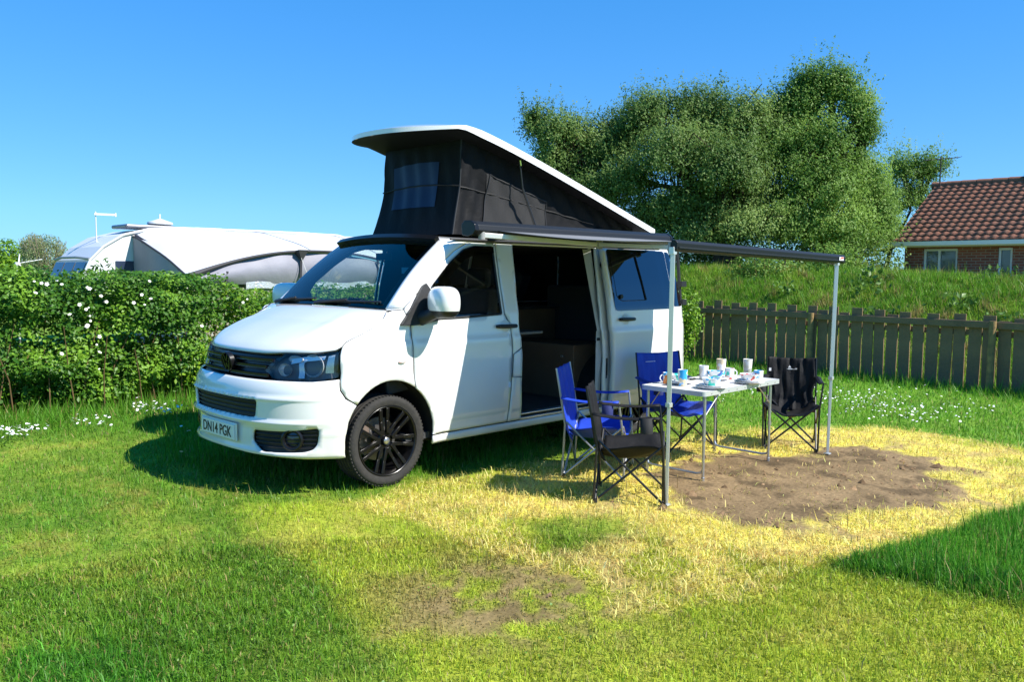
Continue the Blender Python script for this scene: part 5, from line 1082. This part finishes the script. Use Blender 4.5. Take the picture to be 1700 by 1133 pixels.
# ================================================================== camping chairs
def chair(name,label,loc,rz,cloth,frame,cloth2,logo=None,closed=0.0,bag=True,w=.27,backtop=.86,group='folding camp chairs round the table'):
    c=empty(name,(loc[0],loc[1],0),rz); tag(c,label,'chair',group)
    ww=w*(1-closed); R_=.0085
    Ff=lambda s:Vector((.235,s*ww,.012)); Bf=lambda s:Vector((-.235,s*ww*.96,.012)); fs=lambda s:Vector((.235,s*ww*1.06,.425)); bs=lambda s:Vector((-.20,s*ww*.92,.385))
    bt=lambda s:Vector((-.30,s*ww*.98,backtop)); at=lambda s:Vector((.20,s*(ww+.045),.625)); ab=lambda s:Vector((-.255,s*(ww+.01),.635))
    def leg(p,q,nm='leg'): MB().tube([tuple(p),tuple(q)],R_,8).build(nm,frame,c,smooth=True)
    for s in (1,-1):
        leg(Ff(s),fs(-s)); leg(Bf(s),Vector((-.215,-s*ww*.95,.43))); leg(Ff(s),Vector((-.215,s*ww*.98,.44))); leg(Bf(s),fs(s))
        MB().tube([tuple(Bf(s)+Vector((-.012,s*.012,0))),tuple(Vector((-.225,s*ww*1.0,.42))),tuple(bt(s))],R_,8).build('back_post',frame,c,smooth=True)
        MB().tube([tuple(Ff(s)+Vector((.012,s*.014,.0))),tuple(Vector((.228,s*(ww+.02),.40))),tuple(at(s))],R_,8).build('arm_post',frame,c,smooth=True)
        for p in (Ff(s),Bf(s)): MB().lathe([(0,0),(.018,0),(.017,.028),(0,.03)],10,(p.x,p.y,-.004)).build('foot',BLK,c,smooth=True)
        ar=MB().grid(lambda u,v: tuple(ab(s)*(1-u)+at(s)*u+Vector((0,s*(v-.5)*.062,-.018*math.sin(math.pi*u)-.006*math.cos(6.28*v)))),13,5); a_=ar.build('armrest',cloth,c,smooth=True); solid(a_,.006,False)
        if s<0:
            cx=at(s)+Vector((-.085,0,0)); h=MB().lathe([(.046,0),(.043,-.11),(.0,-.112)],14,(cx.x,cx.y,cx.z-.002)).build('cup_holder',cloth2,c,smooth=True); solid(h,.002,False)
    def seat(u,v):
        s=v*2-1; a=bs(1)*(1-u)+fs(1)*u; y=a.y*s; z=a.z-(.115*(1-s*s))*(.55+.45*math.sin(math.pi*u*.9))-.025*(1-u)*(1-abs(s)); z-=.03*max(0,u-.86)/.14*(1-.3*s*s)
        return (a.x+.02*max(0,u-.9)*10*.3,y,z+.006*math.sin(s*9+u*7))
    o=MB().grid(seat,21,21).build('seat',cloth,c,smooth=True); solid(o,.004,False)
    def back(u,v):
        s=v*2-1; z=.295+(backtop-.295)*u; t=(z-.42)/(backtop-.42); x=-.225-.075*max(t,0)+.05*max(0,.40-z)/.1-.035*(1-s*s)*(1-.4*u); nar=1-.11*math.exp(-((u-.34)/.14)**2) if u<.62 else 1
        yy=ww*.985*s*(nar if closed<.3 else 1); return (x+.006*math.sin(s*11+u*6)+.005*math.sin(s*23),yy,z-.012*(1-s*s)*(u>.93))
    o=MB().grid(back,25,25).build('backrest',cloth,c,smooth=True); solid(o,.004,False)
    if logo:
        m1=MB()
        bx=lambda y,z:(-.225-.075*max((z-.42)/(backtop-.42),0)-.035*(1-(y/ww)**2)*.66+.012,y,z)
        for poly in logo: n=len(m1.v); m1.v+=[bx(y,z+backtop) for y,z in poly]; m1.f.append(tuple(range(n,n+len(poly))))
        m1.build('printed_mark',mat('white_print',(.75,.76,.78),.6),c)
    return c
BLUE=mat('blue_chair_cloth',(.012,.045,.42),.55,spec=.4,noise=(9,.6,(.018,.07,.52)),bump=(10,.35)); BLUE_D=mat('dark_blue_mesh',(.01,.02,.12),.8)
KCL=mat('black_chair_cloth',(.008,.008,.009),.65,spec=.22,noise=(8,.6,(.014,.014,.016)),bump=(9,.55)); KMESH=mat('black_mesh',(.012,.012,.013),.8); KFR=mat('black_tube',(.012,.012,.013),.35,spec=.5)
GREY=mat('grey_steel_tube',(.42,.43,.45),.35,metal=.7)
peak=[[(-.035,-.105),(-.005,-.105),(-.02,-.080)],[(.005,-.112),(-.035,-.112),(-.035,-.121),(.005,-.121)],[(.03,-.108),(.05,-.108),(.05,-.113),(.03,-.113)],[(.045,-.116),(-.045,-.116),(-.045,-.119),(.045,-.119)],[(-.19,-.11),(-.21,-.11),(-.21,-.14),(-.19,-.14)]]
bar_=[[(-.05,-.088),(-.15,-.088),(-.15,-.094),(-.05,-.094)],[(-.03,-.087),(-.045,-.087),(-.045,-.095),(-.03,-.095)]]
chair('camp_chair','blue folding camp chair seen side-on by the sliding door',(2.43,-1.71),math.radians(-60),BLUE,GREY,BLUE_D)
chair('camp_chair','black folding camp chair nearest the camera, beside the awning pole',(2.02,-2.34),math.radians(-55),KCL,KFR,KMESH,backtop=.80,w=.25)
chair('camp_chair','blue folding camp chair behind the table against the van',(3.76,-1.56),math.radians(-107),BLUE,KFR,BLUE_D,bar_,w=.26)
chair('camp_chair','black folding camp chair at the far right end of the table',(4.55,-2.30),math.radians(207),KCL,KFR,KMESH,peak,w=.225,backtop=.81)

# ================================================================== folding table and crockery
TT=.705; tx0,tx1,ty0,ty1=2.69,3.89,-2.525,-1.925
tb=empty('folding_table',((tx0+tx1)/2,(ty0+ty1)/2,0)); tag(tb,'white topped aluminium folding table laid with crockery','table'); TO=Vector(tb.location)
def tpart(name,mbx,m,**k): mbx.v=[tuple(Vector(v)-TO) for v in mbx.v]; return mbx.build(name,m,k.pop('parent',tb),**k)
def rrect(x0,x1,y0,y1,r,n=5):
    out=[]
    for cx,cy,a0 in ((x1-r,y1-r,0),(x0+r,y1-r,90),(x0+r,y0+r,180),(x1-r,y0+r,270)): out+=[(cx+r*math.cos(math.radians(a0+90*i/n)),cy+r*math.sin(math.radians(a0+90*i/n))) for i in range(n+1)]
    return out
LAM=mat('white_laminate',(.74,.74,.75),.3,noise=(60,.5,(.70,.70,.71)))
for x0,x1 in ((tx0+.012,(tx0+tx1)/2-.001),((tx0+tx1)/2+.001,tx1-.012)): tpart('top_panel',MB().prism(rrect(x0,x1,ty0+.012,ty1-.012,.008),lambda x,y:(x,y,TT-.008),lambda x,y:(x,y,TT)),LAM)
rim=MB(); o_=rrect(tx0,tx1,ty0,ty1,.03); i_=rrect(tx0+.013,tx1-.013,ty0+.013,ty1-.013,.02); n=len(o_)
for L,z in ((o_,TT-.034),(o_,TT+.002),(i_,TT+.002),(i_,TT-.034)): rim.v+=[(x,y,z) for x,y in L]
for k in range(4):
    for i in range(n): j=(i+1)%n; a_=k*n; b_=((k+1)%4)*n; rim.f.append((a_+i,a_+j,b_+j,b_+i))
tpart('edge_frame',rim,mat('table_edge_aluminium',(.70,.71,.72),.35,metal=.5))
rv=MB()
for x in np.linspace(tx0+.1,tx1-.1,9): rv.lathe([(.005,-.002),(.004,0),(0,0)],8,(x,ty0-.0005,TT-.018),'y')
tpart('rivets',rv,mat('dark_rivet',(.2,.2,.2),.5))
for xe,sg in ((tx0+.06,1),(tx1-.11,-1)):
    for y in (ty0+.035,ty1-.035):
        tpart('leg',MB().tube([(xe,y,TT-.03),(xe,y,.32)],.0125,10).tube([(xe,y,.33),(xe,y,.0)],.0105,10).lathe([(.0165,0),(.0165,.03)],10,(xe,y,.315)).lathe([(0,0),(.0145,0),(.0145,.03),(.010,.034)],10,(xe,y,0)),ALU,smooth=True)
        tpart('brace',MB().tube([(xe,y,TT-.20),(xe+sg*.22,y+.0,TT-.025)],.005,6),ALU,smooth=True)
    tpart('stretcher',MB().tube([(xe,ty0+.035,.10),(xe+.004,ty0+.05,.065),(xe,ty0+.09,.055),(xe,ty1-.09,.055),(xe,ty1-.05,.065),(xe,ty1-.035,.10)],.0095,8),ALU,smooth=True)
# crockery
def china(name,c1,c2,sc,thr=.56,seedz=0.0):
    if name in MATS: return MATS[name]
    m=bpy.data.materials.new(name); m.use_nodes=True; MATS[name]=m; nt=m.node_tree; b=nt.nodes['Principled BSDF']; b.inputs['Roughness'].default_value=.18
    tc=nt.nodes.new('ShaderNodeTexCoord'); mp=nt.nodes.new('ShaderNodeMapping'); mp.inputs['Location'].default_value=(seedz,seedz*.7,seedz*.3); nt.links.new(tc.outputs['Object'],mp.inputs[0])
    prev=None
    for i,(c,off) in enumerate(((c1,0),(c2,7.3))):
        n=nt.nodes.new('ShaderNodeTexNoise'); n.inputs['Scale'].default_value=sc; n.inputs['Detail'].default_value=1.0; m2=nt.nodes.new('ShaderNodeVectorMath'); m2.operation='ADD'; m2.inputs[1].default_value=(off,off,off); nt.links.new(mp.outputs[0],m2.inputs[0]); nt.links.new(m2.outputs[0],n.inputs['Vector'])
        r=nt.nodes.new('ShaderNodeValToRGB'); r.color_ramp.elements[0].position=thr; r.color_ramp.elements[1].position=thr+.02
        nt.links.new(n.outputs['Fac'],r.inputs['Fac']); mx=nt.nodes.new('ShaderNodeMix'); mx.data_type='RGBA'; nt.links.new(r.outputs['Color'],mx.inputs['Factor']); mx.inputs['B'].default_value=(*c,1)
        if prev is None: mx.inputs['A'].default_value=(.82,.82,.82,1)
        else: nt.links.new(prev,mx.inputs['A'])
        prev=mx.outputs['Result']
    nt.links.new(prev,b.inputs['Base Color']); return m
SKYB=(.05,.42,.80); TEAL=(.05,.55,.45); ORNG=(.85,.25,.04); REDC=(.65,.08,.06); NAVY=(.06,.14,.45)
def pos(px,py,z=TT+.002): return on_plane(px,py,2,z)
def tumbler(px,py,h,r0,r1,m,label):
    p=pos(px,py); o=MB().lathe([(0,0),(r0,0),(r0*1.02,.004),(r1,h),(r1-.003,h+.001),(r1-.004,h-.002),(r0-.004,.008),(0,.008)],28,(0,0,0)).build('tumbler',m,smooth=True); o.location=p; o.rotation_euler=(0,0,random.uniform(0,6)); tag(o,label,'cup'); return o
def mug(px,py,h,r,m,label,hand,inner=None):
    p=pos(px,py); c=empty('mug',tuple(p),hand); tag(c,label,'mug')
    MB().lathe([(0,0),(r*.88,0),(r*.92,.004),(r,h),(r-.003,h+.001),(r-.004,h-.002),(r*.88-.003,.008),(0,.008)],28).build('cup_body',m,c,smooth=True)
    MB().tube([(r*.93+(.030*math.sin(a)),0,h*.52-h*.30*math.cos(a)) for a in np.linspace(0.05,math.pi-.05,11)],.0055,8).build('handle',mat('plain_white_china',(.80,.80,.80),.2,noise=(9,.4,(.78,.78,.78))),c,smooth=True); return c
def bowl(px,py,r,h,m,label,z=TT+.030):
    p=pos(px,py,z); o=MB().lathe([(0,0),(r*.55,0),(r*.62,.006),(r*.88,h*.5),(r,h),(r-.004,h+.001),(r*.86,h*.5),(r*.55,.010),(0,.008)],32).build('bowl',m,smooth=True); o.location=p; o.rotation_euler=(0,0,random.uniform(0,6)); tag(o,label,'bowl'); return p
def plate_(p,r,z,m,label):
    o=MB().lathe([(0,0),(r*.62,0),(r*.72,.004),(r,.016),(r,.019),(r*.70,.008),(0,.005)],36).build('plate',m,smooth=True); o.location=(p[0],p[1],z); tag(o,label,'plate')
PW=mat('plate_china',(.80,.80,.80),.2,noise=(5,.4,(.77,.77,.78)))
p=bowl(1181,640,.075,.058,china('china_bowl_leaf',TEAL,SKYB,17,.60,1.0),'white bowl with green leaves on the front plate',TT+.026); plate_(p,.125,TT+.002,PW,'larger white plate at the bottom of the front place setting'); plate_(p,.098,TT+.014,PW,'smaller white plate under the bowl at the front edge')
p=bowl(1244,632,.080,.055,china('china_bowl_red',REDC,SKYB,17,.625,3.1),'white bowl with red swirls at the right place setting',TT+.026); plate_(p,.125,TT+.002,PW,'larger white plate under the right hand bowl'); plate_(p,.100,TT+.014,PW,'smaller white plate directly beneath the red swirled bowl')
p=bowl(1127,632,.072,.050,china('china_bowl_left',SKYB,TEAL,12,.60,5.5),'white bowl half hidden behind the left mug and tumbler',TT+.026); plate_(p,.118,TT+.002,PW,'white plate under the half hidden left bowl')
p=bowl(1188,626,.072,.052,china('china_bowl_mid',SKYB,NAVY,12,.58,7.7),'blue patterned bowl behind the front place setting',TT+.026); plate_(p,.115,TT+.002,PW,'white plate under the blue patterned back bowl')
mug(1108,637,.090,.040,china('china_mug_a',SKYB,ORNG,14,.57,2.0),'white and orange mug behind the near awning pole',math.radians(150))
mug(1187,631,.080,.040,china('china_mug_b',SKYB,TEAL,11,.50,4.4),'blue and green mug among the cups at the table centre',math.radians(-30))
mug(1211,629,.092,.040,china('china_mug_c',TEAL,REDC,13,.54,6.1),'tall white mug with green leaf right of the blue cup',math.radians(-35))
mug(1259,632,.085,.040,china('china_mug_d',SKYB,ORNG,12,.53,8.2),'blue and orange mug at the right edge of the table',math.radians(140))
tumbler(1133,641,.132,.031,.040,china('china_tumbler_a',SKYB,(.75,.62,.40),11,.49,1.7),'white tumbler with blue and sand waves at the front left')
tumbler(1168,630,.118,.034,.041,china('china_tumbler_b',(.35,.36,.38),(.70,.66,.55),14,.57,3.3),'pale tumbler left of the blue patterned cup')
tumbler(1197,622,.140,.034,.043,china('china_tumbler_c',SKYB,(.72,.60,.40),9,.51,5.0),'tallest blue swirled tumbler at the back of the table')
tumbler(1241,619,.125,.034,.042,china('china_tumbler_d',(.45,.47,.42),(.72,.70,.60),15,.57,9.0),'cream tumbler behind the right hand bowl')
for (px,py,rz),lab in zip(((1143,634,.3),(1150,631,-.2),(1161,624,.1)),('dark penknife left of the tumblers on the table','small dark key fob beside the penknife on the table','dark saucer edge lying behind the pale tumbler')):
    p=pos(px,py); o=MB().box((0,0,.006),(.055,.02,.010)).box((.02,0,.009),(.012,.022,.012)).build('pocket_item',BLK,bev=.003); o.location=p; o.rotation_euler=(0,0,rz); tag(o,lab,'small item')
# things on the dashboard
for (px,py),lab in zip(((586,490),(597,490)),('left steel mug on the van dashboard','right steel mug on the van dashboard')):
    p=on_plane(px,py,0,1.10); c=empty('steel_mug',(p[0],p[1],1.295)); tag(c,lab,'mug'); MB().lathe([(0,0),(.036,0),(.038,.005),(.040,.10),(.037,.10),(.035,.01),(0,.008)],20).build('cup_body',CHROME,c,smooth=True)
    MB().tube([(.038,0,.02),(.06,0,.03),(.06,0,.075),(.038,0,.085)],.005,6).build('handle',CHROME,c,smooth=True)
p=on_plane(612,490,0,1.09); o=MB().lathe([(0,-.035),(.03,-.035),(.042,0),(.040,0),(.028,-.03),(0,-.03)],20).build('paper_cup',mat('cream_card',(.72,.66,.45),.7,noise=(9,.4,(.68,.62,.42))),smooth=True); o.location=(p[0],p[1],1.335); o.rotation_euler=(math.radians(60),0,-.5); tag(o,'cream cup lying on its side on the dashboard','cup')
print('objects',len(bpy.data.objects),'tris',sum(len(m.polygons) for m in bpy.data.meshes))
